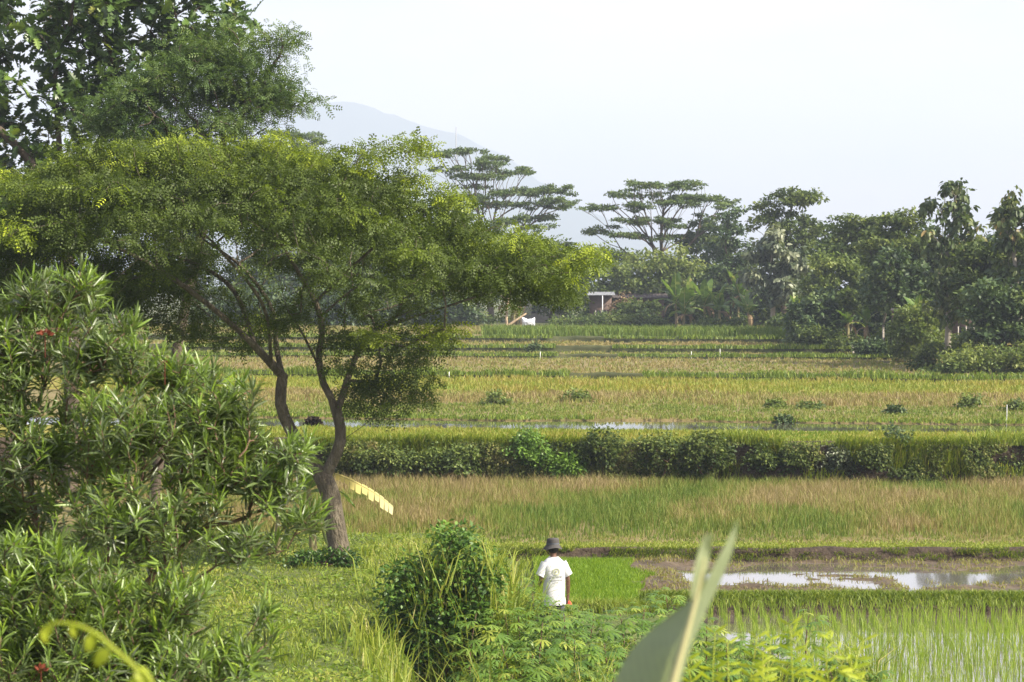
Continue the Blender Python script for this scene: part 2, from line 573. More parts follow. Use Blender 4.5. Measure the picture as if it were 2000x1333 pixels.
def bank(name, f, z0, z1, mat, x0=-50, x1=60, lip=0.12, dx=0.22, rough=0.10):
    """uneven earth face rising from z0 to z1 along the curve f"""
    xs = np.arange(x0, x1, dx)
    n = len(xs)
    h = z1 - z0
    prof = [(-0.32, 0.0, -0.04), (-0.20, 0.12, 0), (-0.10, 0.45, 0), (-0.06, 0.8, 0), (0.0, 1.0, lip * 0.5), (0.10, 1.0, lip), (0.3, 1.0, lip * 0.6), (0.55, 1.0, -0.02)]
    rows = []
    for i, (dy, t, ex) in enumerate(prof):
        wob = (fbm(xs, xs * 0 + i * 0.6, 31, 1.1, 3) - 0.5)
        y = f(xs) + dy * (0.6 + 0.6 * h) + wob * rough * 3 * (1 if 0 < i < 6 else 0.2)
        zz = z0 + h * t + ex + (fbm(xs, xs * 0 + 7 + i * 0.4, 33, 0.9, 3) - 0.5) * rough * (1 if 0 < i < 7 else 0)
        rows.append(np.stack([xs, y, zz], -1))
    k = len(prof)
    I = np.arange(k - 1)[:, None] * n + np.arange(n - 1)[None]
    m = MB()
    m.add(np.concatenate(rows), np.stack([I, I + 1, I + n + 1, I + n], -1).reshape(-1, 4))
    return m.build(name, mat, smooth=True, kind='structure')


strip('stubble_field', B[0][0], B[1][0], 0.28, M['field_soil'], ny=24)
strip('rice_field', B[1][0], B[2][0], 1.40, M['rice_soil'])
strip('wet_channel_bed', B[2][0], B[3][0], 1.335, M['mud'], amp=0.11, nx=300, off=-0.1)
mid_a = yb(72.5, -0.13, 0.8, 12)
mid_b = yb(80.0, -0.14, 0.8, 13)
strip('weedy_field', B[3][0], mid_a, 1.45, M['field_soil'], off=0.0)
strip('brown_stubble_field', mid_a, mid_b, 1.452, M['field_soil'], off=0)
strip('yellow_rice_field', mid_b, B[4][0], 1.454, M['rice_soil'], off=0)
strip('fallow_field', B[4][0], B[5][0], 1.62, M['field_soil'])
strip('narrow_terrace_field', B[5][0], B[6][0], 1.78, M['field_soil'])
strip('upper_terrace_field', B[6][0], B[7][0], 2.10, M['field_soil'])
strip('topmost_terrace_field', B[7][0], B[8][0], 2.42, M['field_soil'], x0=-80, x1=60)
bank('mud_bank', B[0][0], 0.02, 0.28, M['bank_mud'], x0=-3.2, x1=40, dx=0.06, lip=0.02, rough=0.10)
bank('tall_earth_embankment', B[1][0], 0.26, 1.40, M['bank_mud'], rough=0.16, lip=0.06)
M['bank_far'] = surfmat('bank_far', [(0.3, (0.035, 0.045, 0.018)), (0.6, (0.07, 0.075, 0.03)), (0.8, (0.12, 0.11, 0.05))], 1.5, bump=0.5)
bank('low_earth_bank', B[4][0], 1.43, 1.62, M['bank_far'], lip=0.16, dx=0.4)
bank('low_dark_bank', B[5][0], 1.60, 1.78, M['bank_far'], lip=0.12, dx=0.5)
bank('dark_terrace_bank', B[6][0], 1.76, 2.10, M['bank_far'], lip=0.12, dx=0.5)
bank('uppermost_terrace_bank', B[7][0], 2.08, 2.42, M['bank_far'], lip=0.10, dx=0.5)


# bund between the young rice and the mud paddy
def bund(name, f, x0, x1, z, h, w, mat):
    xs = np.arange(x0, x1, 0.12)
    n = len(xs)
    rows = []
    for i, (dy, t) in enumerate([(-1, -0.3), (-0.75, 0.35), (-0.45, 0.92), (0, 1.0), (0.45, 0.95), (0.8, 0.4), (1, -0.3)]):
        y = f(xs) + dy * w + (fbm(xs, xs * 0 + i, 41, 1.2) - 0.5) * 0.14
        zz = z + h * t + (fbm(xs, xs * 0 + i + 20, 42, 1.2) - 0.5) * 0.07
        rows.append(np.stack([xs, y, zz], -1))
    k = len(rows)
    I = np.arange(k - 1)[:, None] * n + np.arange(n - 1)[None]
    m = MB()
    m.add(np.concatenate(rows), np.stack([I, I + 1, I + n + 1, I + n], -1).reshape(-1, 4))
    return m.build(name, mat, smooth=True, kind='structure')


bund_f = yb(35.1, 0.0, 0.08, 14)
bund('paddy_bund', bund_f, 2.4, 30, 0.0, 0.24, 0.36, M['bank_mud'])
bund('seedbed_bund', lambda x: 34.7 + 0 * np.asarray(x), -0.2, 2.6, 0.0, 0.16, 0.3, M['bank_mud'])

# water sheets and the mud bed that breaks through them
def sheet(name, x0, x1, f0, f1, z, mat, n=40):
    xs = np.linspace(x0, x1, n)
    m = MB()
    V = np.concatenate([np.stack([xs, f0(xs), xs * 0 + z], -1), np.stack([xs, f1(xs), xs * 0 + z], -1)])
    i = np.arange(n - 1)
    m.add(V, np.stack([i, i + 1, i + n + 1, i + n], -1))
    return m.build(name, mat, kind='structure')


sheet('rice_paddy_water', 3.0, 30, lambda x: 25.6 + 0 * x, lambda x: bund_f(x), -0.02, M['water'])
sheet('mud_paddy_water', 2.5, 30, lambda x: bund_f(x), lambda x: B[0][0](x) + 0.1, 0.045, M['water'])
sheet('channel_water', -40, 50, lambda x: B[2][0](x) - 0.1, lambda x: B[3][0](x) + 0.1, 1.392, M['water'])


def mudbed(x, y):
    a = fbm(x, y * 2.2, 51, 0.55, 4) - 0.5
    b = fbm(x, y * 1.9, 57, 2.2, 3) - 0.5
    edge = sstep(39.5, 41.0, y) * 0.02 + (1 - sstep(3.0, 4.2, x)) * 0.06
    mid = np.exp(-((y - 37.4 - 0.5 * np.sin(x * 0.7)) / 0.45) ** 2) * 0.055
    return 0.012 + a * 0.17 + b * 0.14 + edge + mid


grid('mud_paddy_bed', np.linspace(2.3, 24, 340), np.linspace(35.1, 41.3, 140), mudbed, M['mud'])

# ------------------------------------------------------------------ leaf templates (x along the leaf, y across, z normal)
T_DIA = np.array([[0, 0, 0], [0.45, 0.30, 0.05], [1, 0, -0.06], [0.45, -0.30, 0.05]])
F_DIA = np.array([[0, 1, 2, 3]])
T_LAN = np.array([[0, 0, 0], [0.35, 0.062, 0.03], [0.35, 0, 0.0], [0.35, -0.062, 0.03], [0.72, 0.050, 0.0], [0.72, 0, -0.03], [0.72, -0.050, 0.0], [1, 0, -0.10]])
F_LAN = [np.array([[0, 2, 1], [0, 3, 2], [4, 5, 7], [5, 6, 7]]), np.array([[1, 2, 5, 4], [2, 3, 6, 5]])]


def pinnate(pairs=5, ll=0.30, lw=0.14, droop=0.18, w=0.9):
    V, Fc = [], []
    for i in range(pairs):
        x = 0.16 + 0.80 * i / max(1, pairs - 1)
        z = -droop * x * x
        l = ll * (1.0 - 0.35 * abs(2 * i / max(1, pairs - 1) - 0.9))
        for s in (-1, 1):
            k = len(V)
            V += [[x, 0, z], [x + 0.3 * l - lw * 0.5, s * l * 0.5 * w, z + 0.02], [x + 0.45 * l, s * l * w, z - 0.06], [x + 0.3 * l + lw * 0.5, s * l * 0.5 * w, z + 0.02]]
            Fc.append([k, k + 1, k + 2, k + 3] if s < 0 else [k, k + 3, k + 2, k + 1])
    return np.array(V, float), np.array(Fc)


T_PIN, F_PIN = pinnate(4, 0.34, 0.17, 0.25)
T_PIN4, F_PIN4 = pinnate(4, 0.38, 0.17)


def broadleaf_lobed():
    """breadfruit leaf: broad blade cut into deep lobes"""
    up = [(0.0, 0.0), (0.10, 0.14), (0.22, 0.30), (0.34, 0.12), (0.46, 0.36), (0.56, 0.13), (0.68, 0.32), (0.77, 0.10), (0.88, 0.18), (1.0, 0.0)]
    V, Fc = [], []
    for s in (1, -1):
        k = len(V)
        for i, (x, y) in enumerate(up):
            V.append([x, 0, -0.18 * x * x])
            V.append([x + 0.06 * (y > 0.2), s * y, -0.18 * x * x + 0.25 * y])
        for i in range(len(up) - 1):
            q = [k + 2 * i, k + 2 * i + 2, k + 2 * i + 3, k + 2 * i + 1]
            Fc.append(q if s > 0 else q[::-1])
    return np.array(V), np.array(Fc)


T_BRE, F_BRE = broadleaf_lobed()
T_BIG = np.array([[0, 0, 0], [0.3, 0.26, 0.05], [0.3, 0, 0], [0.3, -0.26, 0.05], [0.7, 0.22, -0.06], [0.7, 0, -0.1], [0.7, -0.22, -0.06], [1, 0, -0.25]])
F_BIG = F_LAN


# ------------------------------------------------------------------ tree growing
class Skel:
    def __init__(self):
        self.p = []
        self.par = []
        self.len = []
        self.dir = []

    def node(self, p, par):
        p = np.asarray(p, float)
        self.p.append(p)
        self.par.append(par)
        if par < 0:
            self.len.append(0.0)
            self.dir.append(np.array([0, 0, 1.0]))
        else:
            d = p - self.p[par]
            self.len.append(self.len[par] + np.linalg.norm(d))
            self.dir.append(nrm(d))
        return len(self.p) - 1

    def poly(self, pts, par=-1, step=0.35):
        pts = np.asarray(pts, float)
        if par >= 0:
            pts = np.vstack([self.p[par], pts])
        L_ = np.sum(np.linalg.norm(np.diff(pts, axis=0), axis=1))
        c = catmull(pts, max(3, int(L_ / step) + 1))
        k = par
        for i, q in enumerate(c):
            if i == 0 and par >= 0:
                continue
            k = self.node(q, k)
        return k

    def nearest(self, q):
        return int(np.argmin(np.linalg.norm(np.array(self.p) - np.asarray(q), axis=1)))

    def connect(self, A, bf=0.35, step=0.5, start=0, wob=0.08, sag=0.0):
        A = np.asarray(A, float)
        n = len(A)
        P0 = np.array(self.p[start:])
        Ln = np.array(self.len[start:])
        D = np.linalg.norm(A[:, None] - P0[None], axis=2) + bf * Ln[None]
        best = D.argmin(1) + start
        cost = D.min(1)
        tips = np.zeros(n, int)
        done = np.zeros(n, bool)
        for _ in range(n):
            i = int(np.argmin(np.where(done, 1e9, cost)))
            done[i] = True
            b = int(best[i])
            p0 = self.p[b]
            a = A[i]
            d = np.linalg.norm(a - p0)
            k = max(2, int(d / step))
            t0 = nrm(0.75 * self.dir[b] + nrm(a - p0)) * d * 0.8
            t1 = (a - p0) * 0.9 + np.array([0, 0, -sag * d])
            last = b
            new = []
            for s in np.linspace(0, 1, k + 1)[1:]:
                h = (2 * s ** 3 - 3 * s ** 2 + 1) * p0 + (s ** 3 - 2 * s ** 2 + s) * t0 + (-2 * s ** 3 + 3 * s ** 2) * a + (s ** 3 - s ** 2) * t1
                if s < 1:
                    h = h + rng.normal(size=3) * wob * step
                last = self.node(h, last)
                new.append(last)
            tips[i] = last
            NP = np.array([self.p[q] for q in new])
            NL = np.array([self.len[q] for q in new])
            Dn = np.linalg.norm(A[:, None] - NP[None], axis=2) + bf * NL[None]
            mn = Dn.min(1)
            im = Dn.argmin(1)
            up = (mn < cost) & ~done
            cost[up] = mn[up]
            best[up] = np.array(new)[im[up]]
        return tips

    def radii(self, r0, rtip):
        n = len(self.p)
        c = np.zeros(n)
        has = np.zeros(n, bool)
        for i in range(n - 1, -1, -1):
            if not has[i]:
                c[i] = 1
            q = self.par[i]
            if q >= 0:
                c[q] += c[i]
                has[q] = True
        e = math.log(r0 / rtip) / max(0.1, math.log(c[0]))
        self.cnt = c
        r = rtip * c ** e
        return r

    def chains(self):
        n = len(self.p)
        ch = [[] for _ in range(n)]
        for i, q in enumerate(self.par):
            if q >= 0:
                ch[q].append(i)
        res = []
        stack = [(0, -1)]
        while stack:
            s, pr = stack.pop()
            c = [pr] if pr >= 0 else []
            k = s
            while True:
                c.append(k)
                if not ch[k]:
                    break
                m = max(ch[k], key=lambda q: self.cnt[q])
                for q in ch[k]:
                    if q != m:
                        stack.append((q, k))
                k = m
            res.append(c)
        return res

    def emit(self, root, r0, rtip, mat, nparts=0, sides=6, flare=1.35, off=None, taper=0.0):
        r = self.radii(r0, rtip)
        r = np.maximum(r / (1 + taper * np.maximum(0, np.array(self.len) - 1.5)), rtip)
        Pn = np.array(self.p) - (np.zeros(3) if off is None else off)
        chs = self.chains()
        chs.sort(key=lambda c: -r[c[min(1, len(c) - 1)]])
        tw = MB()
        for i, c in enumerate(chs):
            rr = r[c].copy()
            if i > 0 and len(c) > 1:
                rr[0] = rr[1]
            else:
                k = np.arange(len(rr))
                rr = rr * (1 + (flare - 1) * np.exp(-k / 1.5))
            if len(c) < 2:
                continue
            sd = 10 if rr.max() > 0.08 and i <= nparts else (sides if rr.max() > 0.03 else 4)
            if i == 0:
                m = MB()
                tube(m, Pn[c], rr, sd)
                m.build('trunk', mat, root, smooth=True)
            elif i <= nparts:
                m = MB()
                tube(m, Pn[c], rr, sd)
                m.build('branch', mat, root, smooth=True)
            else:
                tube(tw, Pn[c], rr, sd)
        if tw.n:
            tw.build('twigs', mat, root, smooth=True, kind='stuff')
        return r


def lobe_points(lobes, n, shell=0.55):
    """points through ellipsoids (cx,cy,cz,rx,ry,rz)"""
    lobes = np.asarray(lobes, float)
    w = np.prod(lobes[:, 3:6], axis=1) ** 0.7
    k = rng.choice(len(lobes), n, p=w / w.sum())
    d = rand_dirs(n)
    r = shell + (1 - shell) * rng.random(n) ** 0.6
    inner = rng.random(n) < 0.3
    r = np.where(inner, rng.random(n) ** 0.5 * shell, r)
    return lobes[k, :3] + d * r[:, None] * lobes[k, 3:6], k


def leaf_clusters(mb, A, per, rad, flat, T, Tf, size, var_c, droop=0.2, spread=0.12, out_from=None, upness=1.0, jit=0.3):
    """per leaves round each cluster point; leaves point outwards from the cluster and lie roughly level"""
    n = len(A) * per
    c = np.repeat(np.asarray(A), per, 0)
    d = rand_dirs(n)
    rr = rng.random(n) ** 0.5
    off = d * rr[:, None] * rad * np.array([1, 1, flat])
    rs = np.repeat(0.75 + 0.5 * rng.random(len(A)), per)[:, None]
    pos = c + off * rs
    dr = nrm(off * np.array([1, 1, 0.6]) + rng.normal(size=(n, 3)) * rad * 0.45 + np.array([0, 0, -droop * rad]))
    up = nrm(np.array([0, 0, upness]) + rng.normal(size=(n, 3)) * (0.35 + jit) + 0.3 * d)
    s = size * (0.7 + 0.6 * rng.random(n))
    v = np.repeat(np.asarray(var_c), per) + rng.normal(size=n) * spread
    scatter(mb, T, Tf, pos, dr, up, s, np.clip(v, 0, 1))


def tree(name, label, cat, base, lobes, n_attr, r0, leaf, bark, per=40, rad=0.5, flat=0.7, size=0.25, T=None, group=None,
         trunk_top=None, bf=0.35, rtip=0.012, step=0.7, var=(0.45, 0.16), lean=None, shell=0.55, droop=0.2, nparts=0, sag=0.0, topvar=0.0, spread=0.12):
    base = np.asarray(base, float)
    T_, F_ = T or (T_DIA, F_DIA)
    lobes = np.asarray(lobes, float)
    root = thing(name, label, cat, base, group)
    A, k = lobe_points(lobes, n_attr, shell)
    A[:, 2] = np.maximum(A[:, 2], base[2] + 0.06)
    lo = A[:, 2].min()
    if trunk_top is None:
        cc = lobes[:, :3].mean(0)
        trunk_top = np.array([base[0] * 0.5 + cc[0] * 0.5, base[1] * 0.5 + cc[1] * 0.5, max(base[2] + 0.8, 0.5 * lo + 0.5 * cc[2])])
    sk = Skel()
    mid = (base + trunk_top) / 2 + rng.normal(size=3) * np.array([0.12, 0.12, 0])
    sk.poly([base - np.array([0, 0, 0.15]), mid, trunk_top], step=step)
    st = max(0, int(len(sk.p) * 0.4))
    sk.connect(A, bf, step, st, sag=sag)
    sk.emit(root, r0, rtip, bark, nparts, off=base)
    m = MB()
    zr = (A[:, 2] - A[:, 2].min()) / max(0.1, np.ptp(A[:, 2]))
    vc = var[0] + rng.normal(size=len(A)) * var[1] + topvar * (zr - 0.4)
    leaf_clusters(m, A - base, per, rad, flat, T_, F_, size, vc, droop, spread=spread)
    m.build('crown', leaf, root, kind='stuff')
    return root


# ------------------------------------------------------------------ the umbrella tree in the middle
YM = 36.6


def PM(u, v, dy=0.0):
    return P(u, v, YM + dy)


base = PM(668, 1110)
base[2] = float(near_h(base[0], base[1]))
main_tree = thing('umbrella_tree', 'large spreading feathery-leaved tree with forked trunk on the grass bank', 'tree', base)
sk = Skel()
k0 = sk.poly([base - [0, 0, 0.2], PM(663, 1080), PM(652, 1010), PM(645, 965), PM(632, 935)], step=0.25)
# right stem
a1 = sk.poly([PM(648, 905), PM(664, 868), PM(664, 830, .1), PM(652, 790, .2), PM(632, 750, .25)], k0, 0.25)
a2 = sk.poly([PM(722, 822, -.3), PM(755, 780, -.5), PM(800, 728, -.7)], sk.nearest(PM(668, 862)), 0.25)
a3 = sk.poly([PM(690, 710, .5), PM(722, 652, .9), PM(800, 622, 1.2), PM(900, 590, 1.5), PM(1010, 552, 1.8)], sk.nearest(PM(658, 795, .2)), 0.3)
a4 = sk.poly([PM(622, 700, .3), PM(630, 640, .2), PM(616, 590, 0)], a1, 0.3)
a5 = sk.poly([PM(585, 535, -.3), PM(545, 470, -.6), PM(505, 410, -.9)], a4, 0.3)
a6 = sk.poly([PM(690, 565, .1), PM(780, 520, .4), PM(880, 500, .8), PM(980, 500, 1.2)], sk.nearest(PM(627, 625, .2)), 0.3)
a7 = sk.poly([PM(690, 520, -.5), PM(770, 450, -1.2), PM(850, 400, -1.7)], sk.nearest(PM(622, 605, 0)), 0.3)
a8 = sk.poly([PM(590, 650, -.3), PM(560, 600, -.8), PM(545, 540, -1.2)], sk.nearest(PM(628, 735, .25)), 0.3)
# left stem
b1 = sk.poly([PM(600, 890, .1), PM(568, 840, .2), PM(548, 790, .2), PM(552, 735, .3)], k0, 0.25)
b2 = sk.poly([PM(520, 700, 0), PM(470, 650, -.4), PM(400, 590, -.9), PM(300, 520, -1.4), PM(200, 470, -1.8)], b1, 0.3)
b3 = sk.poly([PM(540, 680, .8), PM(530, 600, 1.5), PM(470, 520, 2.2), PM(400, 470, 2.8)], b1, 0.3)
b4 = sk.poly([PM(450, 560, .6), PM(340, 500, 1.0), PM(230, 480, 1.6), PM(110, 450, 2.0)], sk.nearest(PM(500, 680, -.1)), 0.3)
b5 = sk.poly([PM(515, 600, -1.5), PM(440, 500, -2.4), PM(360, 420, -3.0)], sk.nearest(PM(536, 700, .2)), 0.3)


def main_top(x, y):
    """upper surface of the canopy at plan position (metres from its centre)"""
    e = (x / 5.9) ** 2 + (y / 5.2) ** 2
    z = 8.3 - 0.058 * np.abs(x + 0.6) ** 1.9 * (1 + 0.5 * (x > 0)) - 0.05 * y ** 2
    z = np.maximum(z, 6.45)
    z = z + 0.75 * (fbm(x + 20, y + 20, 71, 0.55, 2) - 0.5)
    return z, e


cx, cy = (500 - 1000) / F * YM, YM
npad = 340
x = rng.uniform(-6.3, 6.5, npad)
y = rng.uniform(-4.9, 5.1, npad)
zt, e = main_top(x, y)
layer = rng.random(npad) < 0.45
z = zt - np.where(layer, rng.uniform(0.40, 0.90, npad), rng.uniform(0.0, 0.25, npad))
keep = e < 1.0
x, y, z, layer = x[keep], y[keep], z[keep], layer[keep]
kk = 4
off = rng.normal(size=(len(x) * kk, 3)) * np.array([0.42, 0.42, 0.07])
A1 = np.repeat(np.stack([x + cx, y + cy, z], 1), kk, 0) + off
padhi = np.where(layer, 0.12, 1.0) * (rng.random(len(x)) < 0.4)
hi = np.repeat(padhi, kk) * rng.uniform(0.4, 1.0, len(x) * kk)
low = []
for (u0, u1, v0, v1, d0, d1, cnt) in [(640, 850, 590, 790, -1.2, 1.2, 28), (380, 600, 560, 680, -1.5, 2.5, 26), (660, 900, 540, 620, 0.5, 2.5, 12), (690, 830, 700, 830, -1, 0.3, 14),
                                    (880, 1100, 500, 570, -1.5, 2.5, 34), (-60, 330, 440, 620, -2.5, 4, 120), (160, 400, 500, 660, -0.5, 5, 60)]:
    low.append([PM(rng.uniform(u0, u1), rng.uniform(v0, v1), rng.uniform(d0, d1)) for _ in range(cnt)])
A2 = np.concatenate(low)
# young shoots on canopy top and front, coloured brighter to paint light/dark contrast
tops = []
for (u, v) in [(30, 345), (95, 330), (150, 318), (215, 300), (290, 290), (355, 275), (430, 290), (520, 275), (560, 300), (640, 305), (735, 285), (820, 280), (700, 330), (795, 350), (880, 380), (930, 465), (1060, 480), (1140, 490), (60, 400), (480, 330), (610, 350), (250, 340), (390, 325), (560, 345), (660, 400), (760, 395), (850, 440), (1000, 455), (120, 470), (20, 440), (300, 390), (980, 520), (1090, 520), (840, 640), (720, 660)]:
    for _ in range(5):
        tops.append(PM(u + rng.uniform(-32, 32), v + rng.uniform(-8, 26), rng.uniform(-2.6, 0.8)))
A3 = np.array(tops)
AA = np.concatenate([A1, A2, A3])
flush = np.concatenate([hi * (rng.random(len(hi)) < 0.8), (rng.random(len(A2)) < 0.06) * 1.0, np.ones(len(A3))])  # young-leaf colour that also paints a bright rim against the dark interior
sk.connect(AA, 0.30, 0.45, start=len(sk.p) // 6, wob=0.10)
sk.emit(main_tree, 0.18, 0.006, M['bark'], nparts=22, off=base, flare=1.5, taper=0.11)
m = MB()
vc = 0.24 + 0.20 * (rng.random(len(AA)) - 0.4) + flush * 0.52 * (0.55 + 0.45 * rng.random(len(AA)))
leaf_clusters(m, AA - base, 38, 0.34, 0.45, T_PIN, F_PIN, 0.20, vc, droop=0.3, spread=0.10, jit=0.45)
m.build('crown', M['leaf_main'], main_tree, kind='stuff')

# ------------------------------------------------------------------ breadfruit tree and fine-leaved tree, left behind
YBf = 52.0


def lob(u, v, ru, rv, Y, dr=None, dy=0.0):
    c = P(u, v, Y + dy)
    return [c[0], c[1], c[2], px(ru, Y), dr if dr is not None else px(ru, Y) * 0.9, px(rv, Y)]


def gbase(u, Y):
    x = (u - 1000) / F * Y
    return np.array([x, Y, float(field_h(np.array(x), np.array(Y)))])


bl = [lob(60, 60, 150, 90, YBf), lob(250, 30, 170, 70, YBf), lob(420, 40, 90, 50, YBf), lob(60, 230, 150, 110, YBf), lob(200, 170, 140, 120, YBf),
      lob(-120, 150, 140, 170, YBf), lob(-60, 330, 160, 80, YBf), lob(110, 330, 150, 60, YBf), lob(330, 120, 110, 80, YBf), lob(60, -60, 240, 80, YBf), lob(300, -40, 150, 60, YBf), lob(455, 70, 50, 40, YBf)]
base = gbase(130, YBf)
bread = thing('breadfruit_tree', 'tall dark tree with big lobed leaves at the upper left corner', 'tree', base)
A, _ = lobe_points(bl, 330, 0.5)
sk = Skel()
sk.poly([base - [0, 0, .2], P(140, 700, YBf), P(125, 420, YBf), P(110, 200, YBf)], step=0.6)
sk.poly([P(210, 250, YBf + .5), P(320, 120, YBf + .8)], sk.nearest(P(125, 420, YBf)), 0.5)
sk.poly([P(70, 330, YBf - .5), P(-60, 200, YBf - .8)], sk.nearest(P(130, 500, YBf)), 0.5)
sk.connect(A, 0.35, 0.6, len(sk.p) // 4)
sk.emit(bread, 0.20, 0.014, M['bark_dark'], nparts=8, off=base)
per = 17
nn = len(A) * per
c = np.repeat(A, per, 0)
d = rand_dirs(nn)
d[:, 2] = d[:, 2] * 0.8 + 0.15
pos = c + d * 0.14 + rng.normal(size=(nn, 3)) * 0.10
dr = nrm(d + np.array([0, 0, -0.15]))
up = nrm(np.array([0, 0, 0.8]) + rng.normal(size=(nn, 3)) * 0.5)
sz = 0.26 + 0.22 * rng.random(nn)
vv = np.clip(0.38 + 0.2 * rng.normal(size=nn) + (rng.random(nn) < 0.03) * 0.6, 0, 1)
# the 300 nearest the camera side are leaves of their own
front = np.argsort(pos[:, 1] + 0.5 * rng.random(nn) + 50 * (pos[:, 0] < P(-60, 0, YBf)[0]) + 50 * (pos[:, 2] > P(0, -30, YBf)[2]))
own = front[:300]
rest = front[300:]
m = MB()
scatter(m, T_BRE, F_BRE, pos[rest] - base, dr[rest], up[rest], sz[rest], vv[rest])
m.build('crown', M['leaf_bread'], bread, kind='stuff')
bmeshes = []
for q in (0.2, 0.4, 0.6, 0.85):
    m = MB()
    m.add(T_BRE, F_BRE, q)
    bmeshes.append(m.mesh('leaf', M['leaf_bread']))


def place_leaf(me, parent, p, d, up, s, name='leaf'):
    a = nrm(d)
    cz = nrm(up - a * np.dot(a, up))
    b = np.cross(cz, a)
    s = np.broadcast_to(np.asarray(s, float), (3,))
    o = bpy.data.objects.new(name, me)
    COL.objects.link(o)
    o.parent = parent
    o.matrix_local = Matrix(((a[0] * s[0], b[0] * s[1], cz[0] * s[2], p[0]), (a[1] * s[0], b[1] * s[1], cz[1] * s[2], p[1]), (a[2] * s[0], b[2] * s[1], cz[2] * s[2], p[2]), (0, 0, 0, 1)))
    return o


for i in own:
    place_leaf(bmeshes[min(3, int(vv[i] * 4))], bread, pos[i] - base, dr[i], up[i], sz[i])

YF = 47.0
fl = [lob(440, 110, 100, 70, YF), lob(380, 180, 120, 70, YF), lob(520, 130, 60, 55, YF), lob(555, 80, 30, 35, YF), lob(575, 205, 50, 32, YF), lob(480, 200, 90, 50, YF),
      lob(300, 190, 110, 55, YF), lob(230, 230, 90, 45, YF), lob(420, 245, 120, 40, YF), lob(300, 270, 140, 50, YF), lob(540, 175, 50, 30, YF), lob(600, 190, 22, 22, YF)]
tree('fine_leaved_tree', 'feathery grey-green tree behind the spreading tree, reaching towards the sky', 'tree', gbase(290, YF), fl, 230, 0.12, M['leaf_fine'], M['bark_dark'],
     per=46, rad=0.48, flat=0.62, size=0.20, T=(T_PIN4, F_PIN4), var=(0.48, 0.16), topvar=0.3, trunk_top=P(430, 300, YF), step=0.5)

# small trees standing left, under and beside the spreading tree's canopy
tree('leafy_tree', 'bright green leafy tree at the left edge beyond the spreading canopy', 'tree', gbase(-20, 42), [lob(-40, 440, 130, 90, 42), lob(60, 400, 90, 60, 42), lob(-60, 560, 160, 90, 42), lob(70, 500, 80, 60, 42)],
     120, 0.14, M['leaf_bush'], M['bark_dark'], per=40, rad=0.45, flat=0.6, size=0.2, T=(T_PIN4, F_PIN4), var=(0.62, 0.2), topvar=0.3)

# ------------------------------------------------------------------ far trees
def YT(u):
    """distance of the foot of the tree line"""
    return float(np.interp(u, [400, 900, 1150, 1400, 1500, 1650, 1800, 1900, 2000], [170, 168, 163, 158, 146, 134, 122, 112, 108]))


def fbase(u, Y):
    x = (u - 1000) / F * Y
    return np.array([x, Y, float(field_h(np.array(x), np.array(Y))) - 0.05])


def far_tree(name, label, u, Y, lobes, n, r0, leaf, bark='bark_dark', **kw):
    Y = Y * float(np.interp(u, [1480, 1600, 1700, 1800, 2000], [1, 0.95, 0.90, 0.88, 0.88]))
    L_ = [lob(a, b, c, d, Y + (e[0] if e else 0), None) for a, b, c, d, *e in lobes]
    return tree(name, label, 'tree', fbase(u, Y), L_, n, r0, M[leaf], M[bark], group='trees along the far edge of the fields', **kw)


def umbrella(name, label, u, Y, discs, r0, trunk, n_per=26, leaf='leaf_albizia', sz=0.42, nparts=6):
    """flat layered crown: discs (u, v, half width px) of foliage held on long rising limbs"""
    base = fbase(u, Y)
    root = thing(name, label, 'tree', base, 'layered umbrella trees on the skyline')
    sk = Skel()
    sk.poly([base - [0, 0, .2]] + [P(a, b, Y) for a, b in trunk], step=0.9)
    A = []
    for (du, dv, hw) in discs:
        for sub_ in range(5):                           # each layer is a few ragged pads at slightly different levels
            c = P(du + rng.normal() * hw * 0.5, dv + rng.normal() * 4, Y + rng.uniform(-3, 3))
            R = px(hw, Y) * rng.uniform(0.35, 0.65)
            k = max(4, int(n_per * R / 2.6))
            th = rng.random(k) * 2 * math.pi
            rr = np.sqrt(rng.random(k)) * R
            zz = c[2] + 0.14 * R * (1 - (rr / R) ** 2) + rng.normal(size=k) * 0.09 + 0.05 * rr * math.copysign(1, du - u) * np.cos(th)
            A.append(np.stack([c[0] + rr * np.cos(th), c[1] + 0.8 * rr * np.sin(th), zz], 1))
    A = np.concatenate(A)
    sk.connect(A, 0.75, 0.9, int(len(sk.p) * 0.55), wob=0.06)
    sk.emit(root, r0 * 0.62, 0.012, M['bark_dark'], nparts, off=base)
    m = MB()
    vc = 0.48 + 0.15 * rng.normal(size=len(A))
    leaf_clusters(m, A - base, 25, 0.42, 0.16, T_DIA, F_DIA, sz * 0.55, vc, droop=0.05, spread=0.12)
    m.build('crown', M[leaf], root, kind='stuff')
    return root


umbrella('layered_tree', 'tall layered umbrella tree left of the gap in the tree line, before the mountain', 960, 178,
         [(905, 300, 45), (980, 318, 55), (940, 345, 70), (1020, 335, 30), (900, 330, 50), (1050, 378, 60), (985, 375, 60), (1090, 372, 32), (1080, 395, 42), (1010, 400, 70), (920, 390, 60), (1070, 425, 45), (990, 440, 60), (880, 430, 50), (1100, 405, 22), (870, 305, 28)],
         0.42, [(955, 560), (945, 470), (935, 420)])
umbrella('layered_tree', 'wide dome-shaped umbrella tree standing alone right of the sky gap', 1290, 175,
         [(1275, 365, 58), (1340, 362, 48), (1215, 385, 42), (1385, 390, 40), (1190, 405, 30), (1240, 400, 40), (1310, 385, 60), (1410, 402, 28), (1350, 405, 40), (1180, 450, 25), (1225, 435, 35), (1280, 430, 45), (1340, 440, 42), (1400, 420, 26), (1250, 465, 38), (1165, 408, 18), (1320, 462, 36), (1390, 445, 28), (1150, 455, 12)],
         0.45, [(1290, 590), (1288, 530), (1292, 490)])
